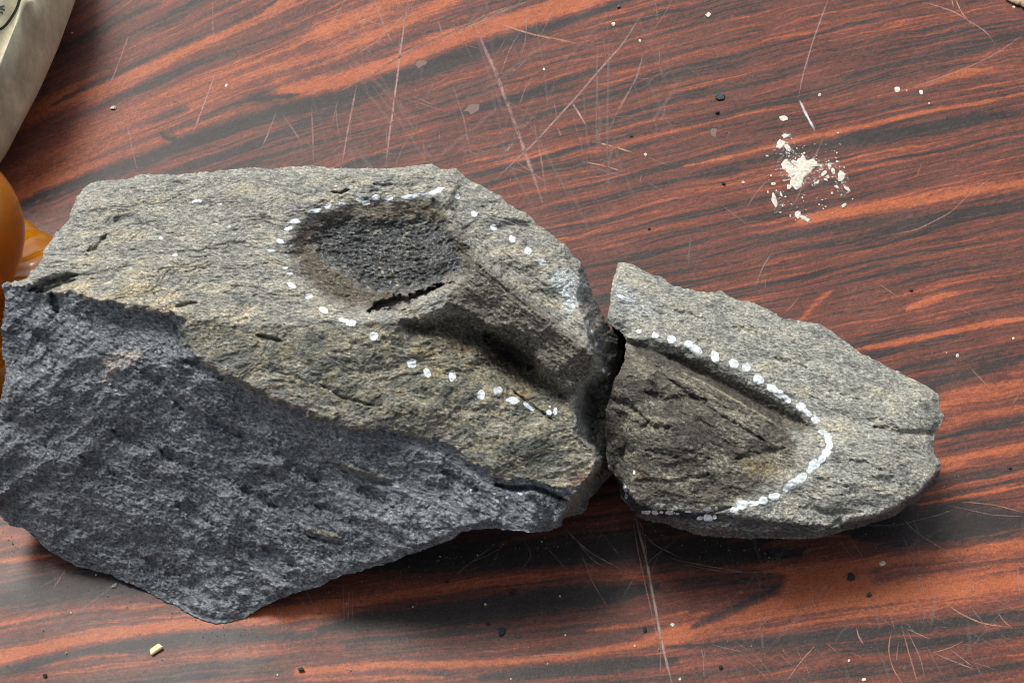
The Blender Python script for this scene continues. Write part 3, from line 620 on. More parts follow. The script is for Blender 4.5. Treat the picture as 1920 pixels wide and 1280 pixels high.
bands = [ # (polyline, half width, value)
 ([(-40,398),(17,372),(100,339),(233,300),(312,268)],13,1.3),([(335,252),(400,230),(450,212),(505,200)],8,1.0),([(533,176),(640,150),(750,115),(870,65),(970,40),(1095,2),(1150,-20)],19,1.4),
 ([(40,225),(110,190),(207,155),(300,115),(400,68),(467,37),(545,-2)],13,1.1),([(360,197),(500,133),(640,95),(760,40),(850,0)],12,0.9),([(600,60),(700,20),(760,-10)],16,0.9),([(0,330),(120,275),(250,235)],22,0.45),([(150,250),(300,190),(420,150)],18,0.45),
 ([(20,400),(67,372),(167,333),(267,300),(333,272),(433,235),(533,202),(640,184),(740,147),(840,112),(940,78),(1023,52),(1107,25),(1190,-4)],15,-1.6),
 ([(90,202),(167,162),(250,124),(333,87),(417,52),(483,22),(520,0)],6,-1.1),([(60,130),(97,100),(150,77),(217,40),(300,8)],13,-0.9),([(0,420),(90,392)],14,-0.4),
 ([(460,190),(520,183),(560,178)],4,-1.3),([(298,247),(310,258),(325,262),(328,270)],4,-1.6),
 ([(1280,313),(1410,285),(1500,262),(1700,218),(1920,175)],5,1.0),([(1280,330),(1420,300),(1560,270),(1750,232),(1930,188)],5,-0.8),([(1500,420),(1560,400),(1640,388),(1740,375),(1930,342)],10,0.9),
 ([(1570,262),(1700,245),(1930,215)],11,-0.9),([(1400,450),(1600,425),(1800,400),(1930,380)],12,-0.8),([(1600,655),(1700,640),(1800,618),(1930,596)],6,1.1),([(1700,580),(1740,562),(1795,548)],6,1.0),([(1500,600),(1540,560),(1560,545)],6,0.8),
 ([(1690,742),(1800,708),(1930,668)],14,-1.0),([(1740,770),(1800,745),(1930,718)],20,0.7),([(1760,822),(1850,800),(1930,785)],5,-1.2),([(1765,800),(1850,778),(1930,765)],9,0.7),([(1750,875),(1850,850),(1930,835)],9,1.0),([(1760,850),(1930,815)],6,-0.6),
 ([(1740,905),(1850,885),(1930,872)],8,-0.7),([(1720,946),(1800,932),(1930,910)],3,1.5),([(1600,1000),(1700,990),(1800,985),(1930,965)],32,-1.6),([(1440,1075),(1600,1062),(1750,1040),(1930,1020)],14,0.9),
 ([(1260,1190),(1340,1160),(1420,1135),(1500,1120),(1700,1110),(1930,1090)],24,1.2),([(1250,1212),(1480,1200),(1650,1182),(1800,1165),(1930,1145)],10,-1.3),([(1290,1180),(1350,1150),(1420,1120),(1480,1085)],9,-1.3),([(1480,1092),(1560,1090),(1620,1085)],12,1.2),
 ([(1280,1090),(1400,1085),(1470,1080)],14,-0.7),([(1280,1240),(1500,1235),(1700,1232),(1930,1215)],8,0.3),([(1700,1262),(1930,1240)],10,-0.6),
 ([(440,1160),(560,1145),(650,1130),(750,1115),(900,1090),(1000,1078),(1100,1070),(1195,1074)],12,1.1),([(600,1180),(700,1162),(850,1150),(1000,1130),(1120,1115),(1230,1100)],24,-1.4),([(560,1050),(800,1050),(1000,1040),(1200,1030),(1500,1040)],28,-1.5),
 ([(560,1258),(700,1248),(850,1245),(960,1240),(1060,1230),(1180,1210),(1290,1180)],9,1.2),([(1100,1182),(1180,1170),(1290,1145)],7,0.9),([(560,1275),(700,1270),(830,1268)],5,0.8),([(900,1270),(1100,1255),(1270,1235)],14,-1.2),
 ([(-20,1240),(100,1215),(200,1195),(300,1179),(410,1168)],11,1.4),([(-20,1172),(100,1152),(200,1141),(310,1133)],7,1.1),([(60,1165),(160,1150),(240,1143)],4,-0.6),([(-20,1130),(100,1110),(220,1095),(330,1100)],30,-1.2),([(-20,1262),(150,1225),(350,1195),(600,1190)],16,-1.1),
 ([(-20,1052),(50,1045),(98,1040)],6,1.1),([(-20,1000),(60,1010)],12,0.7),([(70,1250),(170,1230),(240,1225)],4,0.8),([(420,1230),(520,1222),(640,1215)],9,0.6)]
up = sst(420, 0, PX)*sst(520, 300, PY); s_ = s_*(1-0.45*up)+0.15*up
for k, (pl, wd, val) in enumerate(bands):
    m = linemask(PX, PY+wob*0.3, pl, wd*1.15, wd < 8 or val < 0, 1.2+wd*0.10, 16, k*3)
    val = val*0.72 if val < 0 else val
    s_ = s_*(1-m*0.65)+val*m
up = sst(420, 0, PX)*sst(520, 300, PY); s_ = s_+0.08*up
s_ += 0.12*fbm(uu/22, q/2.0, 0, 3, 340)
fz = fbm(PX/3.5+0, PY/3.5, 0, 2, 350)*0.5+0.5*pn(uu/14, q/1.6, 0, 356)
s_ += 0.20*fz+0.16*fbm(uu/45, q/1.7, 0, 2, 345)
T = sst(-0.62, -0.12, s_)
c = np.zeros(PX.shape+(3,))+np.array([0.052, 0.043, 0.041])
c = mixc(c, [0.130, 0.055, 0.043], T*0.92)
c = mixc(c, [0.215, 0.070, 0.048], sst(-0.10, 0.55, s_)*0.8)
c = mixc(c, [0.41, 0.122, 0.056], sst(0.28, 1.1, s_)*0.9)
c = mixc(c, [0.034, 0.031, 0.031], sst(-0.5, -1.3, s_)*0.6)
c *= 0.86*(1+0.42*fz+0.15*fbm(PX/90, PY/70, 0, 3, 360))[..., None]
dust = sst(0.5, 0.95, fbm(PX/2.3, PY/2.3, 0, 2, 370))
c = mixc(c, [0.32, 0.24, 0.21], dust*0.20)
tint = np.clip(c, 0.008, 0.8)
M_lam, ns, ln, b = mat_new('rosewood_laminate', 0.3, 0.17)
ta = N(ns, 'ShaderNodeAttribute', attribute_name='tint'); tc = N(ns, 'ShaderNodeTexCoord')
n1 = N(ns, 'ShaderNodeTexNoise', _Scale=1500.0, _Detail=3.0, _Roughness=0.7); ln.new(tc.outputs['Object'], n1.inputs['Vector'])
mr = N(ns, 'ShaderNodeMapRange'); mr.inputs['From Min'].default_value = 0.3; mr.inputs['From Max'].default_value = 0.7; mr.inputs['To Min'].default_value = 0.72; mr.inputs['To Max'].default_value = 1.3
ln.new(n1.outputs['Fac'], mr.inputs['Value'])
vm = N(ns, 'ShaderNodeVectorMath', operation='SCALE'); ln.new(ta.outputs['Color'], vm.inputs[0]); ln.new(mr.outputs[0], vm.inputs['Scale']); ln.new(vm.outputs[0], b.inputs['Base Color'])
n2 = N(ns, 'ShaderNodeTexNoise', _Scale=14.0, _Detail=6.0, _Roughness=0.65); ln.new(tc.outputs['Object'], n2.inputs['Vector'])
m2 = N(ns, 'ShaderNodeMapRange'); m2.inputs['From Min'].default_value = 0.3; m2.inputs['From Max'].default_value = 0.7; m2.inputs['To Min'].default_value = 0.34; m2.inputs['To Max'].default_value = 0.50
ln.new(n2.outputs['Fac'], m2.inputs['Value']); ln.new(m2.outputs[0], b.inputs['Roughness'])
n3 = N(ns, 'ShaderNodeTexNoise', _Scale=900.0, _Detail=2.0); ln.new(tc.outputs['Object'], n3.inputs['Vector'])
bp = N(ns, 'ShaderNodeBump', _Strength=0.25, _Distance=0.00025); ln.new(n3.outputs['Fac'], bp.inputs['Height']); ln.new(bp.outputs[0], b.inputs['Normal'])
table = thing('table', 'dark red rosewood laminate table top covered in scratches and paint flecks under the rocks', 'table', (0, 0, 0))
ny, nx = PX.shape; I = np.arange(ny*nx).reshape(ny, nx)
F = np.stack([I[:-1, :-1].ravel(), I[:-1, 1:].ravel(), I[1:, 1:].ravel(), I[1:, :-1].ravel()], 1)
mesh_obj('laminate_surface', TP.reshape(-1, 3), F, M_lam, table, True, {'tint': tint.reshape(-1, 3)})
M_core, *_ = mat_new('table_core', 0.6, 0.3, (0.05, 0.03, 0.022))
import bmesh
bm = bmesh.new(); bmesh.ops.create_cube(bm, size=1)
for vtx in bm.verts: vtx.co = Vector((vtx.co.x*1.1, (vtx.co.y*0.78)+0.03, vtx.co.z*0.024-0.0124))
bmesh.ops.bevel(bm, geom=[e for e in bm.edges], offset=0.0012, segments=2, affect='EDGES')
me = bpy.data.meshes.new('board_core'); bm.to_mesh(me); bm.free(); me.materials.append(M_core)
o = bpy.data.objects.new('board_core', me); COL.objects.link(o); o.parent = table

M_gr, ns, ln, b = mat_new('paving', 0.9, 0.2, (0.24, 0.23, 0.21))
tc = N(ns, 'ShaderNodeTexCoord'); n1 = N(ns, 'ShaderNodeTexNoise', _Scale=6.0, _Detail=8.0); rp = N(ns, 'ShaderNodeValToRGB'); ln.new(tc.outputs['Object'], n1.inputs['Vector'])
rp.color_ramp.elements[0].color = (0.17, 0.16, 0.145, 1); rp.color_ramp.elements[1].color = (0.32, 0.31, 0.29, 1); ln.new(n1.outputs['Fac'], rp.inputs[0]); ln.new(rp.outputs[0], b.inputs['Base Color'])
gr_ = mesh_obj('ground', [(-60,-60,-0.74),(60,-60,-0.74),(60,60,-0.74),(-60,60,-0.74)], [[0,1,2,3]], M_gr, None); gr_['kind'] = 'structure'
cd.clip_end = 200
# ---- scratches: shallow scored lines, thin ribbons just on the laminate
M_scr, ns, ln, b = mat_new('scored_laminate', 0.6, 0.3)
sa_ = N(ns, 'ShaderNodeAttribute', attribute_name='tint'); ln.new(sa_.outputs['Color'], b.inputs['Base Color'])
fa = N(ns, 'ShaderNodeAttribute', attribute_name='cover'); tc = N(ns, 'ShaderNodeTexCoord')
n1 = N(ns, 'ShaderNodeTexNoise', _Scale=150.0, _Detail=3.0, _Roughness=0.6); ln.new(tc.outputs['Object'], n1.inputs['Vector'])
mr = N(ns, 'ShaderNodeMapRange'); mr.inputs['From Min'].default_value = 0.35; mr.inputs['From Max'].default_value = 0.6; mr.inputs['To Min'].default_value = 0.5; mr.inputs['To Max'].default_value = 1.0
ln.new(n1.outputs['Fac'], mr.inputs['Value']); mm = N(ns, 'ShaderNodeMath', operation='MULTIPLY'); ln.new(mr.outputs[0], mm.inputs[0]); ln.new(fa.outputs['Fac'], mm.inputs[1]); ln.new(mm.outputs[0], b.inputs['Alpha'])
sV, sF, sC, sA = [], [], [], []
def scratch(pl, wd=2.0, a=0.6, col=(0.42, 0.25, 0.21), seed=0):
    pl = np.array(pl, float); L = np.r_[0, np.cumsum(np.hypot(*np.diff(pl, axis=0).T))]; n = max(6, int(L[-1]/7))
    t = np.linspace(0, L[-1], n)
    # Catmull-like smoothing through a cubic on few points
    x = np.interp(t, L, pl[:, 0]); y = np.interp(t, L, pl[:, 1])
    for _ in range(3): x[1:-1] = (x[:-2]+2*x[1:-1]+x[2:])/4; y[1:-1] = (y[:-2]+2*y[1:-1]+y[2:])/4
    x += pn(t/60, t*0+seed*1.7)*0.8; y += pn(t/60, t*0+seed*2.3+9)*0.8
    dx, dy = np.gradient(x), np.gradient(y); l = np.hypot(dx, dy)+1e-6; nx_, ny_ = -dy/l, dx/l
    e = np.clip(np.minimum(np.arange(n), n-1-np.arange(n))/(0.18*n), 0.0, 1)
    W = wd*(0.5+0.5*e)*(1+0.4*pn(t/16, t*0+seed+4))
    base = len(sV)
    for k_, (off, al) in enumerate(((-1, 0), (-0.35, 1), (0.35, 1), (1, 0))):
        P = at(x+nx_*W*off, y+ny_*W*off, np.full(n, 0.00012))
        for i in range(n): sV.append(P[i]); sC.append(col); sA.append(al*a*(0.25+0.75*e[i]))
    for k_ in range(3):
        for i in range(n-1):
            sF.append([base+k_*n+i, base+k_*n+i+1, base+(k_+1)*n+i+1, base+(k_+1)*n+i])
PK = (0.45, 0.27, 0.25); OR = (0.44, 0.23, 0.16); GY = (0.33, 0.29, 0.27)
scr = [([(245,60),(222,120),(200,172)],2,.5,PK),([(405,135),(385,190),(362,250)],2.2,.6,PK),([(237,225),(247,275),(258,325)],2,.4,PK),([(518,210),(505,245),(490,280)],2,.5,PK),([(530,215),(550,245),(568,272)],2,.4,PK),([(585,200),(588,305)],2.4,.35,PK),([(398,0),(400,90)],2,.3,PK),
 ([(767,-5),(753,80),(740,180),(723,312)],2.6,.75,PK),([(669,158),(655,230),(641,312)],2.2,.6,PK),([(893,48),(908,90),(925,125),(950,190),(975,260),(1000,330),(1017,380)],4.5,.62,PK),([(915,40),(1000,65),(1083,82)],2.4,.8,OR),
 ([(640,170),(760,100),(880,45),(1010,-4)],3.5,.6,OR),([(700,135),(800,80),(960,18)],2.5,.6,PK),([(830,70),(900,35),(960,10)],3,.5,OR),([(1205,25),(1170,80),(1130,125),(1072,192),(1000,270),(925,340)],2.6,.6,PK),([(1072,192),(1085,212),(1100,238)],2.6,.8,PK),([(1110,265),(1150,275),(1187,286)],2.2,.85,OR),([(1090,303),(1130,310),(1170,322)],2,.8,OR),
 ([(1206,100),(1195,145),(1160,205),(1150,225)],2.2,.45,PK),([(945,295),(950,280),(965,268)],3,.5,PK),([(1120,70),(1118,300)],2.4,.25,GY),([(1141,70),(1138,320)],3,.2,GY),([(700,-5),(720,50),(738,85)],3,.4,PK),([(1000,220),(1015,300),(1025,370)],2,.35,PK),([(940,285),(1030,345)],1.6,.4,PK),([(850,160),(870,225),(885,300)],2,.3,PK),
 ([(820,30),(835,90)],2,.35,PK),([(990,10),(985,80),(975,110)],1.6,.3,PK),([(1045,240),(1052,255)],3,.4,PK),([(640,60),(690,40),(720,25)],2,.4,OR),([(660,110),(730,60),(780,0)],2,.4,PK),([(640,0),(700,80),(740,90)],1.6,.3,PK),
 ([(1555,-5),(1530,60),(1505,140),(1497,185)],2,.55,PK),([(1499,188),(1512,215),(1528,245)],3.2,1,(0.62,.58,.6)),([(1790,-5),(1800,20),(1815,40),(1828,50)],1.8,.9,OR),([(1784,-5),(1788,15)],1.4,.8,OR),([(1728,4),(1790,22),(1850,60),(1866,84)],1.6,.6,PK),([(1925,60),(1870,100),(1820,125),(1740,155),(1690,165)],1.8,.4,PK),
 ([(1880,318),(1820,362),(1780,400),(1720,430),(1650,445)],1.8,.45,OR),([(1440,335),(1420,360),(1398,392)],1.6,.4,PK),([(1547,252),(1530,290),(1495,372),(1480,395)],2.4,.3,PK),([(1450,470),(1430,500),(1415,540)],1.6,.4,GY),([(1295,440),(1290,500)],2,.25,GY),
 ([(1502,550),(1485,575),(1468,590)],1.4,.5,OR),([(1645,530),(1690,562)],1.2,.6,OR),([(1820,690),(1860,732)],1.2,.5,PK),([(1910,740),(1898,758)],1.6,.5,OR),([(1710,180),(1760,150),(1800,120)],1.2,.3,PK),
 ([(1188,955),(1200,1000),(1210,1040),(1225,1120),(1240,1200),(1262,1290)],3.4,.8,(.42,.30,.25)),([(1185,970),(1200,1050),(1222,1150),(1235,1200)],1.6,.5,PK),([(1178,960),(1205,985),(1215,1060)],1.4,.5,PK),([(1240,1180),(1238,1270)],1.4,.4,PK),
 ([(1055,985),(1080,1012),(1110,1038),(1168,1068)],1.8,.6,GY),([(1075,1005),(1110,1050),(1145,1068)],1.4,.5,GY),([(1195,985),(1225,1020),(1275,1045)],1.4,.5,GY),([(852,1078),(890,1048),(932,1018)],1.6,.4,GY),([(870,1060),(935,1030)],1.2,.35,GY),([(1088,1030),(1110,1090),(1142,1142)],1.3,.55,OR),([(1165,1125),(1190,1080),(1230,1040),(1268,1010)],1.3,.4,GY),
 ([(980,1010),(1000,1040),(970,1075)],1.2,.35,GY),([(1020,1020),(1060,1065)],1.2,.35,GY),([(1130,1000),(1165,1045)],1.2,.35,GY),([(643,1085),(645,1165)],1.3,.45,PK),([(655,1095),(652,1168)],1.3,.4,PK),([(663,1100),(660,1168)],1.3,.4,PK),([(690,1078),(672,1130)],1.2,.3,GY),
 ([(575,1106),(588,1140),(602,1172)],1.5,.55,OR),([(610,1108),(602,1172)],1.3,.5,OR),([(523,1130),(518,1172)],1.3,.45,PK),([(530,1130),(527,1160)],1,.4,PK),([(545,1128),(547,1170)],1,.35,PK),([(125,1065),(112,1085),(98,1105)],1.8,.5,PK),([(215,1095),(150,1145),(100,1180)],2.5,.25,GY),([(60,1110),(130,1070),(190,1072)],1.2,.3,GY),
 ([(1250,1045),(1330,1062),(1400,1073),(1500,1063),(1560,1062),(1600,1064)],1.4,.6,OR),([(1270,1055),(1360,1072),(1450,1073),(1540,1062)],1.1,.5,OR),([(1570,985),(1680,985),(1760,965),(1800,950)],1.1,.5,GY),([(1685,965),(1720,1000),(1770,1030),(1800,1055)],1.2,.5,GY),([(1590,1000),(1615,1040),(1640,1080)],1,.5,PK),([(1565,1000),(1595,1040),(1625,1075)],1,.4,PK),
 ([(1800,940),(1860,945),(1925,962)],1.3,.6,OR),([(1770,945),(1860,965),(1925,968)],1,.4,PK),([(1712,970),(1722,1000)],1,.4,PK),([(1770,1128),(1800,1150),(1840,1168),(1895,1176)],2,.8,OR),([(1870,1145),(1880,1165),(1900,1178)],1.6,.6,OR),
 ([(1606,1175),(1610,1195),(1620,1208)],2,.7,PK),([(1672,1180),(1665,1215),(1672,1250),(1695,1285)],1.5,.65,OR),([(1690,1172),(1700,1210),(1722,1285)],1.7,.65,OR),([(1685,1200),(1680,1240)],1.2,.5,PK),([(1700,1180),(1725,1230),(1735,1270)],1.2,.5,PK),([(1745,1224),(1780,1215),(1808,1200)],1.4,.7,OR),([(1755,1225),(1790,1240),(1826,1253)],1.6,.6,PK),([(1780,1215),(1825,1250)],1.2,.6,PK),
 ([(1530,1208),(1505,1235),(1475,1276)],1.5,.65,OR),([(1700,1178),(1745,1198)],1.2,.6,PK),([(1375,1200),(1420,1230),(1450,1268)],1.1,.3,GY),([(1315,1215),(1320,1240)],1.2,.5,PK),([(1510,1245),(1518,1265)],1,.5,PK),([(1780,1050),(1800,1045)],1,.4,PK),([(1690,1020),(1700,1040)],1,.4,PK),([(980,1232),(1040,1226),(1100,1224)],1.8,.7,OR),([(590,1200),(640,1190)],1,.3,PK)]
for k, (pl, wd, a, col) in enumerate(scr): scratch(pl, wd, a, col, k)
rs = np.random.RandomState(5)
for k in range(230):
    if k < 120: x, y = rs.uniform(560, 1260), rs.uniform(0, 400)
    elif k < 180: x, y = rs.uniform(1300, 1920), rs.uniform(1040, 1280)
    elif k < 200: x, y = rs.uniform(900, 1500), rs.uniform(1010, 1100)
    else: x, y = rs.uniform(0, 1920), rs.uniform(0, 1280)
    L = rs.uniform(10, 75)*(1 if k > 120 else 1.3); a = rs.choice([rs.normal(100, 14), rs.normal(60, 14), rs.normal(-20, 18)])
    if 120 <= k < 180: a = rs.normal(-38, 20) if rs.rand() < 0.7 else rs.normal(100, 15)
    dx, dy = math.cos(math.radians(a))*L, -math.sin(math.radians(a))*L; bend = rs.normal(0, 3)
    scratch([(x, y), (x+dx/2+bend, y+dy/2+bend), (x+dx, y+dy)], rs.uniform(0.8, 1.6), rs.uniform(0.12, 0.38), [PK, OR, GY][rs.randint(3)], 300+k)
for k in range(80):
    x, y = rs.uniform(600, 1250), rs.uniform(-20, 400)
    if k > 55: x, y = rs.uniform(1350, 1900), rs.uniform(1050, 1260)
    L = rs.uniform(60, 220); a = rs.choice([rs.normal(98, 10), rs.normal(48, 14), rs.normal(-60, 10)]); dx, dy = math.cos(math.radians(a))*L, -math.sin(math.radians(a))*L
    scratch([(x, y), (x+dx/2+rs.normal(0, 4), y+dy/2), (x+dx, y+dy)], rs.uniform(2.0, 5.5), rs.uniform(0.06, 0.17), [PK, GY][rs.randint(2)], 700+k)
so = mesh_obj('scratches', np.array(sV), np.array(sF), M_scr, table, True, {'tint': np.array(sC), 'cover': np.array(sA)})
so['kind'] = 'stuff'

# ---- dried paint on the laminate and crumbs
M_dry, ns, ln, b = mat_new('dried_white_paint', 0.7, 0.3)
tc = N(ns, 'ShaderNodeTexCoord'); n1 = N(ns, 'ShaderNodeTexNoise', _Scale=500.0, _Detail=5.0, _Roughness=0.65); rp = N(ns, 'ShaderNodeValToRGB'); ln.new(tc.outputs['Object'], n1.inputs['Vector'])
rp.color_ramp.elements[0].position = 0.34; rp.color_ramp.elements[0].color = (0.33, 0.29, 0.24, 1); rp.color_ramp.elements[1].position = 0.5; rp.color_ramp.elements[1].color = (0.60, 0.57, 0.50, 1)
ln.new(n1.outputs['Fac'], rp.inputs[0]); ln.new(rp.outputs[0], b.inputs['Base Color'])
bp = N(ns, 'ShaderNodeBump', _Strength=0.6, _Distance=0.0004); ln.new(n1.outputs['Fac'], bp.inputs['Height']); ln.new(bp.outputs[0], b.inputs['Normal'])
def flake(name, outline, h, mat, parent=None, jag=1.0, seed=0, dome=True):
    """low irregular flake with real thickness; outline in photo pixels on the table"""
    o_ = np.array(outline, float); rs_ = np.random.RandomState(seed); pts = []
    for i in range(len(o_)):
        a, b_ = o_[i], o_[(i+1) % len(o_)]; m = max(1, int(np.hypot(*(b_-a))/4))
        for j in range(m): pts.append(a+(b_-a)*j/m+rs_.normal(0, jag*0.5, 2)*(j > 0))
    pts = np.array(pts); c_ = pts.mean(0); n = len(pts)
    lay = [(1.0, 0.0001), (0.97, h*0.7), (0.8, h), (0.45, h*1.1)]
    V, F = [], []
    for s_k, z_ in lay:
        q_ = c_+(pts-c_)*s_k; zz_ = z_*(1+0.35*rs_.normal(size=n)*(z_ > 0.00011))
        V.append(at(q_[:, 0], q_[:, 1], np.maximum(zz_, 0.00008)))
    V = np.concatenate(V+[at(c_[:1], c_[1:], np.array([h*1.1]))])
    for k_ in range(3):
        for i in range(n): j = (i+1) % n; F.append([k_*n+i, k_*n+j, (k_+1)*n+j, (k_+1)*n+i])
    for i in range(n): F.append([3*n+i, 3*n+(i+1) % n, 4*n])
    ob = mesh_obj(name, V, F, mat, parent, dome)
    return ob
def ell(x, y, rx, ry, ang=0, n=9, seed=0, irr=0.2):
    r_ = np.random.RandomState(seed+11); th = np.linspace(0, 2*np.pi, n, endpoint=False); k_ = 1+irr*r_.uniform(-1, 1, n); a = math.radians(ang)
    X_ = rx*k_*np.cos(th); Y_ = ry*k_*np.sin(th)
    return np.stack([x+X_*math.cos(a)-Y_*math.sin(a), y+X_*math.sin(a)+Y_*math.cos(a)], 1)[::-1]
sp_main = [(1505,289),(1512,300),(1522,298),(1530,304),(1537,308),(1524,318),(1515,325),(1506,338),(1500,352),(1490,354),(1482,346),(1484,334),(1474,322),(1464,308),(1470,300),(1482,303),(1494,302)]
flake('paint_splash', sp_main[::-1], 0.0003, M_dry, table, 3.2, 1)
fl = [(1465,270,9,10,20),(1473,255,8,4,-20),(1470,222,7,5,20),(1577,330,8,9,30),(1588,354,8,4,40),(1452,376,6,14,-10),(1465,365,2,6,-20),(1496,403,5,7,0),(1508,409,14,4,30),(1582,385,6,3,-40),(1532,342,6,3,-10),(1545,325,8,4,-35),(1555,310,5,3,30),(1562,320,6,3,60),
 (1568,350,5,3,30),(1540,310,3,3,0),(1549,337,4,2,20),(1450,345,4,4,0),(1476,277,8,5,60),(1552,332,4,3,0),(1538,318,3,2,0),(1480,350,4,5,0),(1463,398,3,2,0),(1482,405,2,3,0),(1393,342,4,3,0),(1438,292,3,2,0),(1560,362,2,3,0),(1570,303,3,2,0)]
for k, (x, y, rx, ry, a) in enumerate(fl): flake('paint_fleck', ell(x, y, rx, ry, a, 8, k, 0.35), 0.0003, M_dry, table, 1.0, k)
for k, (x, y, r) in enumerate([(1328,28,5),(1683,168,6.5),(1727,173,5),(1537,178,3.5),(1795,666,4),(1900,634,3),(1901,14,3),(1775,661,1.6),(424,160,3.5),(135,62,2),(1261,1171,4),(1190,1210,2.5),(1050,1117,2),(910,1132,2.5),(1700,170,1.5),(1742,194,2),(1200,77,3),(1150,45,4),(1592,1238,3),(1620,1273,4),(1655,1055,6),(1210,290,3),(1020,130,2.5),(170,1000,2),(180,1077,2),(133,1148,2),(1060,1190,2),(1275,1272,3),(958,1272,2),(1027,1243,2),(774,1137,2),(895,1040,2),(520,1264,2)]):
    flake('paint_fleck', ell(x, y, r, r*0.85, k*37, 8, k+50, 0.25), 0.00025, M_dry, table, 0.5, k)
rz = np.random.RandomState(17)
for k in range(70):
    a_ = rz.uniform(0, 6.28); q_ = rz.normal(1, 0.28)
    flake('paint_fleck', ell(1518+58*q_*math.cos(a_), 335+52*q_*math.sin(a_), rz.uniform(0.8, 2.6), rz.uniform(0.6, 1.8), rz.uniform(0, 180), 6, k+200, 0.3), 0.0002, M_dry, table, 0.4, k)
M_smear, ns, ln, b = mat_new('thin_paint_smear', 0.7, 0.2, (0.55, 0.53, 0.49))
tc = N(ns, 'ShaderNodeTexCoord'); n1 = N(ns, 'ShaderNodeTexNoise', _Scale=520.0, _Detail=5.0, _Roughness=0.7); ln.new(tc.outputs['Object'], n1.inputs['Vector'])
mr = N(ns, 'ShaderNodeMapRange'); mr.inputs['From Min'].default_value = 0.52; mr.inputs['From Max'].default_value = 0.66; mr.inputs['To Max'].default_value = 0.85; ln.new(n1.outputs['Fac'], mr.inputs['Value']); ln.new(mr.outputs[0], b.inputs['Alpha'])
for k, (x, y, rx, ry, a) in enumerate([(1470,272,20,22,30),(1558,318,30,20,25),(1504,318,44,38,20),(1578,345,14,20,-20),(1505,408,22,9,20),(1459,378,12,22,0)]): flake('paint_smear', ell(x, y, rx, ry, a, 12, k+400, 0.3), 0.00014, M_smear, table, 3.0, k)
M_smud, ns, ln, b = mat_new('dried_smudge', 0.7, 0.2, (0.17, 0.12, 0.11))
for k, (x, y, rx, ry, a, c_) in enumerate([(1338,250,6,9,0,0),(884,205,13,9,-30,0),(790,120,10,5,-20,0)]):
    flake('dried_smudge', ell(x, y, rx, ry, a, 9, k+80, 0.45), 0.00012, M_smud, table, 2.0, k)

# loose crumbs and chips lying on the table
M_chip = stone_material('chip_stone', (0.3, 0.2, 0.5), 1200)
def chip(name, label, cat, x, y, r, col, seed, h=None, asp=0.7, ang=0, group=None):
    rs_ = np.random.RandomState(seed); c_ = at(np.array(float(x)), np.array(float(y)), 0.0); R_ = r*0.00027; h = h or R_*1.0
    bm_ = bmesh.new(); bmesh.ops.create_icosphere(bm_, subdivisions=3, radius=1)
    dirs = rs_.normal(size=(9, 3)); dirs /= np.linalg.norm(dirs, axis=1)[:, None]; ds = rs_.uniform(0.55, 0.9, 9)
    ca_, sa__ = math.cos(math.radians(ang)), math.sin(math.radians(ang)); V_ = []
    for v_ in bm_.verts:
        p = np.array(v_.co); 
        for d_, k_ in zip(dirs, ds):
            e_ = p@d_
            if e_ > k_: p = p-d_*(e_-k_)
        p = p*(1+0.05*rs_.normal()); p = p*np.array([R_, R_*asp, h*0.6]); p = np.array([p[0]*ca_-p[1]*sa__, p[0]*sa__+p[1]*ca_, p[2]]); V_.append(p)
    V_ = np.array(V_); V_[:, 2] -= V_[:, 2].min(); V_[:, 2] += 0.00005
    F_ = [[v_.index for v_ in f_.verts] for f_ in bm_.faces]; bm_.free()
    ob = mesh_obj(name, V_, F_, M_chip, None, False, {'tint': np.tile(np.array(col, float), (len(V_), 1))})
    ob.location = Vector([float(q_) for q_ in c_]); return tag(ob, label, cat, group)
DKC = (0.03, 0.034, 0.034)
chip('stone_chip', 'dark rounded stone chip above the white paint splash, biggest of the loose crumbs', 'stone chip', 1351, 183, 13, (0.06,0.07,0.068), 1, 0.0016, 0.8, 20)
chip('stone_chip', 'small black crumb just below the dark rounded chip', 'stone chip', 1345, 213, 5.5, DKC, 2)
chip('stone_chip', 'tiny black crumb left of the white paint splash', 'stone chip', 1356, 346, 4.5, DKC, 3)
chip('stone_chip', 'flat square black chip on the dark band below the large rock', 'stone chip', 940, 1184, 8.5, DKC, 4, 0.0012, 0.7, 50)
chip('stone_chip', 'black crumb on the red streak below the large rock', 'stone chip', 962, 1111, 7, DKC, 5, 0.0012, 0.6, 60)
chip('stone_chip', 'tiny black crumb left of the flat square black chip', 'stone chip', 915, 1170, 3.5, DKC, 6)
chip('stone_chip', 'grey crumb near the top edge of the table', 'stone chip', 1160, 14, 7, (0.10,0.11,0.11), 7, 0.0012, 0.7, 40)
chip('stone_chip', 'small grey crumb between the large rock and the paint splash', 'stone chip', 1183, 256, 4, (0.08,0.08,0.075), 8)
chip('stone_chip', 'dark crumb on the orange streak near the bottom right', 'stone chip', 1595, 1082, 8, DKC, 9, 0.001, 0.8, 80)
chip('stone_chip', 'grey crumb right below the dark crumb on the orange streak', 'stone chip', 1629, 1115, 5, (0.07,0.06,0.045), 10)
chip('stone_chip', 'small black crumb near the bottom edge right of the long scratch', 'stone chip', 1351, 1251, 4, DKC, 11)
chip('stone_chip', 'dark crumb touching the long scratch near the bottom edge', 'stone chip', 1209, 1180, 5, DKC, 12, 0.001, 0.6, 80)
chip('stone_chip', 'tiny black crumb beside the tip of the small rock', 'stone chip', 1708, 545, 4, DKC, 13)
chip('stone_chip', 'tiny black crumb under the front of the large rock', 'stone chip', 838, 1092, 4, DKC, 14)
chip('stone_chip', 'tiny dark crumb on the table near the bottom left', 'stone chip', 85, 1267, 4, DKC, 15)
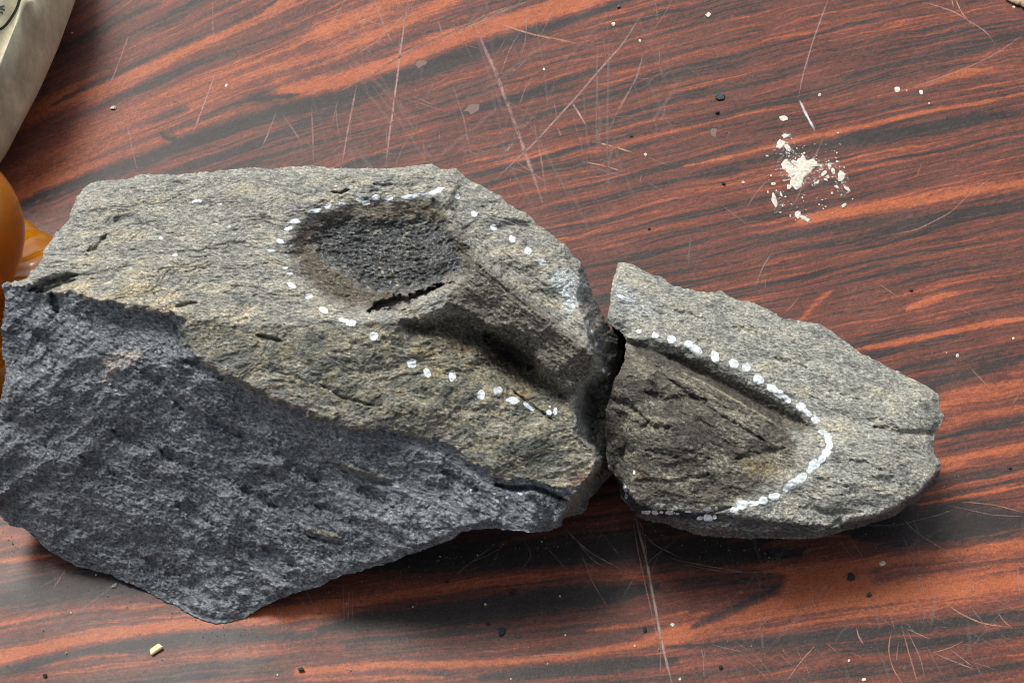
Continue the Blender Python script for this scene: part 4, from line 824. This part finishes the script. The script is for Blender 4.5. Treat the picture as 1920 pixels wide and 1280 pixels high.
chip('stone_chip', 'tiny dark crumb on the paler red streak near the bottom', 'stone chip', 565, 1256, 5, (0.06,0.05,0.045), 16)
chip('stone_chip', 'tiny dark crumb just above the top left of the small rock', 'stone chip', 1217, 430, 3, DKC, 17)
chip('stone_chip', 'tiny dark crumb left of the shadow of the right rock edge', 'stone chip', 1894, 1276//2+240, 3, DKC, 18)
chip('pale_chip', 'white chip of stone on the orange grain at upper left', 'chip', 213, 204, 7, (0.72,0.69,0.66), 21, 0.0012, 0.7, 10)
chip('grey_flake', 'small grey flake below the lower left edge of the large rock', 'chip', 215, 1098, 6, (0.3,0.3,0.29), 22, 0.0008, 0.6, 70)
# stone dust shed along the broken edges
rz = np.random.RandomState(23); DV, DF = [], []
def shed(pl, n, spread):
    pl = np.array(pl, float); L = np.r_[0, np.cumsum(np.hypot(*np.diff(pl, axis=0).T))]
    for k_ in range(n):
        t_ = rz.uniform(0, L[-1]); x_ = np.interp(t_, L, pl[:, 0])+rz.normal(0, spread*0.5); y_ = np.interp(t_, L, pl[:, 1])+abs(rz.normal(0, spread))
        r_ = rz.uniform(0.35, 1.5)*0.00027*(2.2 if rz.rand() < 0.06 else 1); c_ = at(np.array(x_), np.array(y_), 0.00012); b0 = len(DV); a0 = rz.uniform(0, 6.28)
        for q_ in range(4): DV.append(c_+np.array([math.cos(a0+q_*1.57)*r_*rz.uniform(0.6, 1.1), math.sin(a0+q_*1.57)*r_*rz.uniform(0.6, 1.1), 0]))
        DV.append(c_+np.array([rz.normal(0, 0.2)*r_, rz.normal(0, 0.2)*r_, r_*0.9]))
        for q_ in range(4): DF.append([b0+q_, b0+(q_+1) % 4, b0+4])
shed([(20,995),(110,1055),(210,1090),(300,1130),(400,1175),(480,1160),(620,1105),(760,1060),(900,1020),(1060,1000),(1150,940),(1250,1000),(1400,1025),(1580,1015),(1720,960),(1775,880)], 420, 22)
shed([(900,330),(1000,390),(1100,480),(1140,560)], 60, -14 if False else 14)
shed([(1780,900),(1800,760)], 30, 30); shed([(0,1180),(1900,1180)], 160, 90); shed([(200,180),(1900,120)], 130, 110)
dust_ = mesh_obj('stone_dust', np.array(DV), DF, M_chip, None, False, {'tint': rz.uniform(0.06, 0.42, (len(DV)//5, 1)).repeat(5, 0).repeat(3, 1)*np.array([1, 0.96, 0.88])})
tag(dust_, 'fine pale stone dust scattered on the table round the rocks', 'dust', None, 'stuff')
# the cut sliver of pale wood
M_wood, ns, ln, b = mat_new('pale_wood', 0.7, 0.3, (0.72, 0.62, 0.38))
c0 = at(np.array(293.), np.array(1218.), 0.0)
bm = bmesh.new(); bmesh.ops.create_cube(bm, size=1)
for vtx in bm.verts: vtx.co = Vector((vtx.co.x*0.0052*(0.8 if vtx.co.y > 0 else 1.05), vtx.co.y*0.0026, (vtx.co.z+0.5)*0.0017*(1 if vtx.co.x > 0 else 0.75)))
bmesh.ops.bevel(bm, geom=[e for e in bm.edges], offset=0.0003, segments=2, affect='EDGES')
me = bpy.data.meshes.new('wood_chip'); bm.to_mesh(me); bm.free(); me.materials.append(M_wood)
o = bpy.data.objects.new('wood_chip', me); COL.objects.link(o); o.location = Vector([float(q_) for q_ in c0])+Vector((0, 0, 0.0001)); o.rotation_euler = (0, 0, math.radians(38))
tag(o, 'pale yellow wood chip lying alone near the bottom left', 'wood chip')

# ================================================================== cloth-like paper sack at the top left
M_sack, ns, ln, b = mat_new('sack_paper', 0.6, 0.3, (0.5, 0.46, 0.34))
sa2 = N(ns, 'ShaderNodeAttribute', attribute_name='tint'); tc = N(ns, 'ShaderNodeTexCoord')
n1 = N(ns, 'ShaderNodeTexNoise', _Scale=45.0, _Detail=7.0, _Roughness=0.75); ln.new(tc.outputs['Object'], n1.inputs['Vector'])
mr = N(ns, 'ShaderNodeMapRange'); mr.inputs['From Min'].default_value = 0.3; mr.inputs['From Max'].default_value = 0.7; mr.inputs['To Min'].default_value = 0.6; mr.inputs['To Max'].default_value = 1.3; ln.new(n1.outputs['Fac'], mr.inputs['Value'])
vm = N(ns, 'ShaderNodeVectorMath', operation='SCALE'); ln.new(sa2.outputs['Color'], vm.inputs[0]); ln.new(mr.outputs[0], vm.inputs['Scale']); ln.new(vm.outputs[0], b.inputs['Base Color'])
n2 = N(ns, 'ShaderNodeTexNoise', _Scale=25.0, _Detail=4.0); ln.new(tc.outputs['Object'], n2.inputs['Vector'])
bp = N(ns, 'ShaderNodeBump', _Strength=0.35, _Distance=0.004); ln.new(n2.outputs['Fac'], bp.inputs['Height']); ln.new(bp.outputs[0], b.inputs['Normal'])
# stuffed sack: cross sections along its right edge as seen, running up and away
edge = [(-60,372,0.012),(-10,300,0.022),(10,266,0.026),(36,207,0.030),(62,152,0.034),(86,97,0.036),(106,52,0.036),(122,8,0.036),(146,-50,0.034),(150,-130,0.03)]
nu, nv = 80, 72; ei = np.linspace(0, len(edge)-1, nu); E_ = np.array(edge, float)
ex = np.interp(ei, range(len(edge)), E_[:, 0]); ey = np.interp(ei, range(len(edge)), E_[:, 1]); ez = np.interp(ei, range(len(edge)), E_[:, 2])
for _ in range(8):
    for A_ in (ex, ey, ez): A_[1:-1] = (A_[:-2]+2*A_[1:-1]+A_[2:])/4
EP = at(ex, ey, ez); dirn = np.array([-0.93, 0.36, 0]); V = []; tt = []
for i in range(nu):
    zc = EP[i, 2]; wdt = 0.16
    for j in range(nv):
        a = 2*math.pi*j/nv; cxx = math.cos(a); szz = math.sin(a)
        e_ = 0.75
        ox = (1-abs(cxx)**e_*(1 if cxx > 0 else -1))*wdt/2; oz = zc*abs(szz)**0.8*(1 if szz > 0 else -1)
        p = EP[i]+dirn*ox; p[2] = zc+oz*(1.5 if oz > 0 else 0.97)
        V.append(p); 
V = np.array(V); q1 = fbm(V[:, 0]*22, V[:, 1]*22, V[:, 2]*22, 3, 400); cr_ = 1-np.abs(pn(V[:, 0]*26+q1, V[:, 1]*16, V[:, 2]*20, 410))*2
px_, py_ = proj(V)
topness = sst(0.01, 0.05, V[:, 2])
fold = np.exp(-(seg_dist(px_, py_, [(60,30),(40,90),(10,160),(-20,210)])[0]/14)**2)*topness
V[:, 2] += (0.004*q1+0.007*np.clip(cr_, 0, 1)**2)*sst(0.0, 0.5, np.tile((1-np.cos(np.arange(nv)*2*math.pi/nv))/2, nu))*sst(0.0, 0.02, V[:, 2])+0.014*fold; V[:, 2] = np.maximum(V[:, 2], 0.0006)
F = [[i*nv+j, i*nv+(j+1) % nv, (i+1)*nv+(j+1) % nv, (i+1)*nv+j] for i in range(nu-1) for j in range(nv)]
F += [list(range(nv))[::-1], [(nu-1)*nv+j for j in range(nv)]]
tc_ = np.tile(np.array([0.60, 0.55, 0.39]), (len(V), 1)); tc_ = mixc(tc_, [0.45, 0.41, 0.27], sst(0.0, 0.8, q1)*0.5)
sack = thing('paper_sack', 'beige crumpled sack with a black curved mark at the upper left corner', 'sack', (float(EP[5, 0])-0.08, float(EP[5, 1]), 0))
mesh_obj('sack_body', V, F, M_sack, sack, True, {'tint': tc_})
# printed black stroke, laid on the sack's own surface by ray casting
from mathutils.bvhtree import BVHTree
tree = BVHTree.FromPolygons([Vector(p) for p in V.tolist()], F)
M_ink, *_ = mat_new('black_ink', 0.5, 0.3, (0.012, 0.012, 0.014))
M_gink, *_ = mat_new('green_ink', 0.5, 0.3, (0.05, 0.08, 0.05))
def on_sack(px, py, lift=0.0005):
    d_ = Vector(rays(np.array(float(px)), np.array(float(py))).tolist()).normalized()
    h_ = tree.ray_cast(Vector(CP.tolist()), d_)
    p = h_[0] if h_[0] is not None else Vector(at(np.array(float(px)), np.array(float(py)), 0.05).tolist())
    return p-d_*lift
def stroke(name, pl, wd, mat):
    pl = np.array(pl, float); n = 40; L = np.r_[0, np.cumsum(np.hypot(*np.diff(pl, axis=0).T))]; t = np.linspace(0, L[-1], n)
    x = np.interp(t, L, pl[:, 0]); y = np.interp(t, L, pl[:, 1])
    for _ in range(5): x[1:-1] = (x[:-2]+2*x[1:-1]+x[2:])/4; y[1:-1] = (y[:-2]+2*y[1:-1]+y[2:])/4
    dx, dy = np.gradient(x), np.gradient(y); l = np.hypot(dx, dy); V_, F_ = [], []
    for i in range(n):
        for s_k in (-1, 0, 1): V_.append(on_sack(x[i]-dy[i]/l[i]*wd*s_k, y[i]+dx[i]/l[i]*wd*s_k)[:])
    for i in range(n-1):
        for k_ in (0, 1): F_.append([i*3+k_, i*3+k_+1, (i+1)*3+k_+1, (i+1)*3+k_])
    return mesh_obj(name, np.array(V_), F_, mat, sack)
stroke('ink_mark', [(-40,66),(-10,58),(2,56),(12,47),(22,33),(31,18),(38,-4),(42,-30)], 2.6, M_ink)
for k, pl in enumerate([[(-6,10),(3,14),(8,11)],[(-5,20),(4,17),(9,20)],[(-4,27),(3,23),(5,27)]]): stroke('ink_mark', pl, 1.5, M_gink)

# ================================================================== amber glass jar at the left edge
M_amb, ns, ln, b = mat_new('amber_glass', 0.08, 0.16, (0.66, 0.25, 0.006))
b.inputs['Transmission Weight'].default_value = 0.6; b.inputs['IOR'].default_value = 1.45
b.inputs['Subsurface Weight'].default_value = 0.0
def lathe(name, prof, c_, mat, parent, n=96, rib=0.0):
    V_, F_ = [], []
    for r, z_ in prof:
        for i in range(n): a = 2*math.pi*i/n; r2 = r*(1+rib*math.cos(24*a)); V_.append((c_[0]+r2*math.cos(a), c_[1]+r2*math.sin(a), z_*(1+rib*3*math.cos(24*a))))
    m = len(prof)
    for k_ in range(m-1):
        for i in range(n): F_.append([k_*n+i, k_*n+(i+1) % n, (k_+1)*n+(i+1) % n, (k_+1)*n+i])
    return mesh_obj(name, np.array(V_), F_, mat, parent)
jc = at(np.array(-135.), np.array(600.), 0.0)
jar = thing('amber_bowl', 'glossy amber glass bowl on a wide foot at the left edge behind the large rock', 'bowl', jc)
rb = 0.061
prof = []
for k_ in range(29):
    a = -1.15+2.15*k_/28; prof.append((rb*math.cos(a), 0.054+0.042*math.sin(a)))
prof += [(rb*0.50, 0.088), (rb*0.46, 0.086)]
for k_ in range(20): a = 1.0-1.9*k_/19; prof.append((rb*0.93*math.cos(a)-0.001, 0.049+0.038*math.sin(a)))
prof += [(0.0005, 0.020)]
prof = [(0.0005, 0.011), (0.02, 0.0105)]+prof
lathe('bowl_body', prof, jc, M_amb, jar)
rf = 0.072
lathe('foot', [(0.0005, 0.0005), (rf-0.004, 0.0005), (rf-0.001, 0.002), (rf, 0.0045), (rf-0.001, 0.0075), (rf-0.005, 0.0105), (rf-0.011, 0.0125), (rf-0.018, 0.0122), (rf-0.024, 0.0138), (0.040, 0.0155), (0.025, 0.0160), (0.0005, 0.0162)], jc, M_amb, jar, 192, 0.012)

# ================================================================== tan scrap at the top right corner
M_tan, ns, ln, b = mat_new('tan_card', 0.8, 0.2, (0.45, 0.33, 0.20))
tc = N(ns, 'ShaderNodeTexCoord'); n1 = N(ns, 'ShaderNodeTexNoise', _Scale=300.0, _Detail=4.0); rp = N(ns, 'ShaderNodeValToRGB'); ln.new(tc.outputs['Object'], n1.inputs['Vector'])
rp.color_ramp.elements[0].position = 0.35; rp.color_ramp.elements[0].color = (0.28, 0.20, 0.12, 1); rp.color_ramp.elements[1].position = 0.6; rp.color_ramp.elements[1].color = (0.55, 0.42, 0.28, 1)
ln.new(n1.outputs['Fac'], rp.inputs[0]); ln.new(rp.outputs[0], b.inputs['Base Color'])
o = flake('card_scrap', [(1872,-14),(1884,0),(1905,9),(1935,20),(1990,14),(2010,-40),(1940,-70),(1890,-50)][::-1], 0.002, M_tan, None, 1.0, 4)
cc = at(np.array(1930.), np.array(-20.), 0.0)
tag(o, 'rough tan scrap at the top right corner of the table', 'scrap')
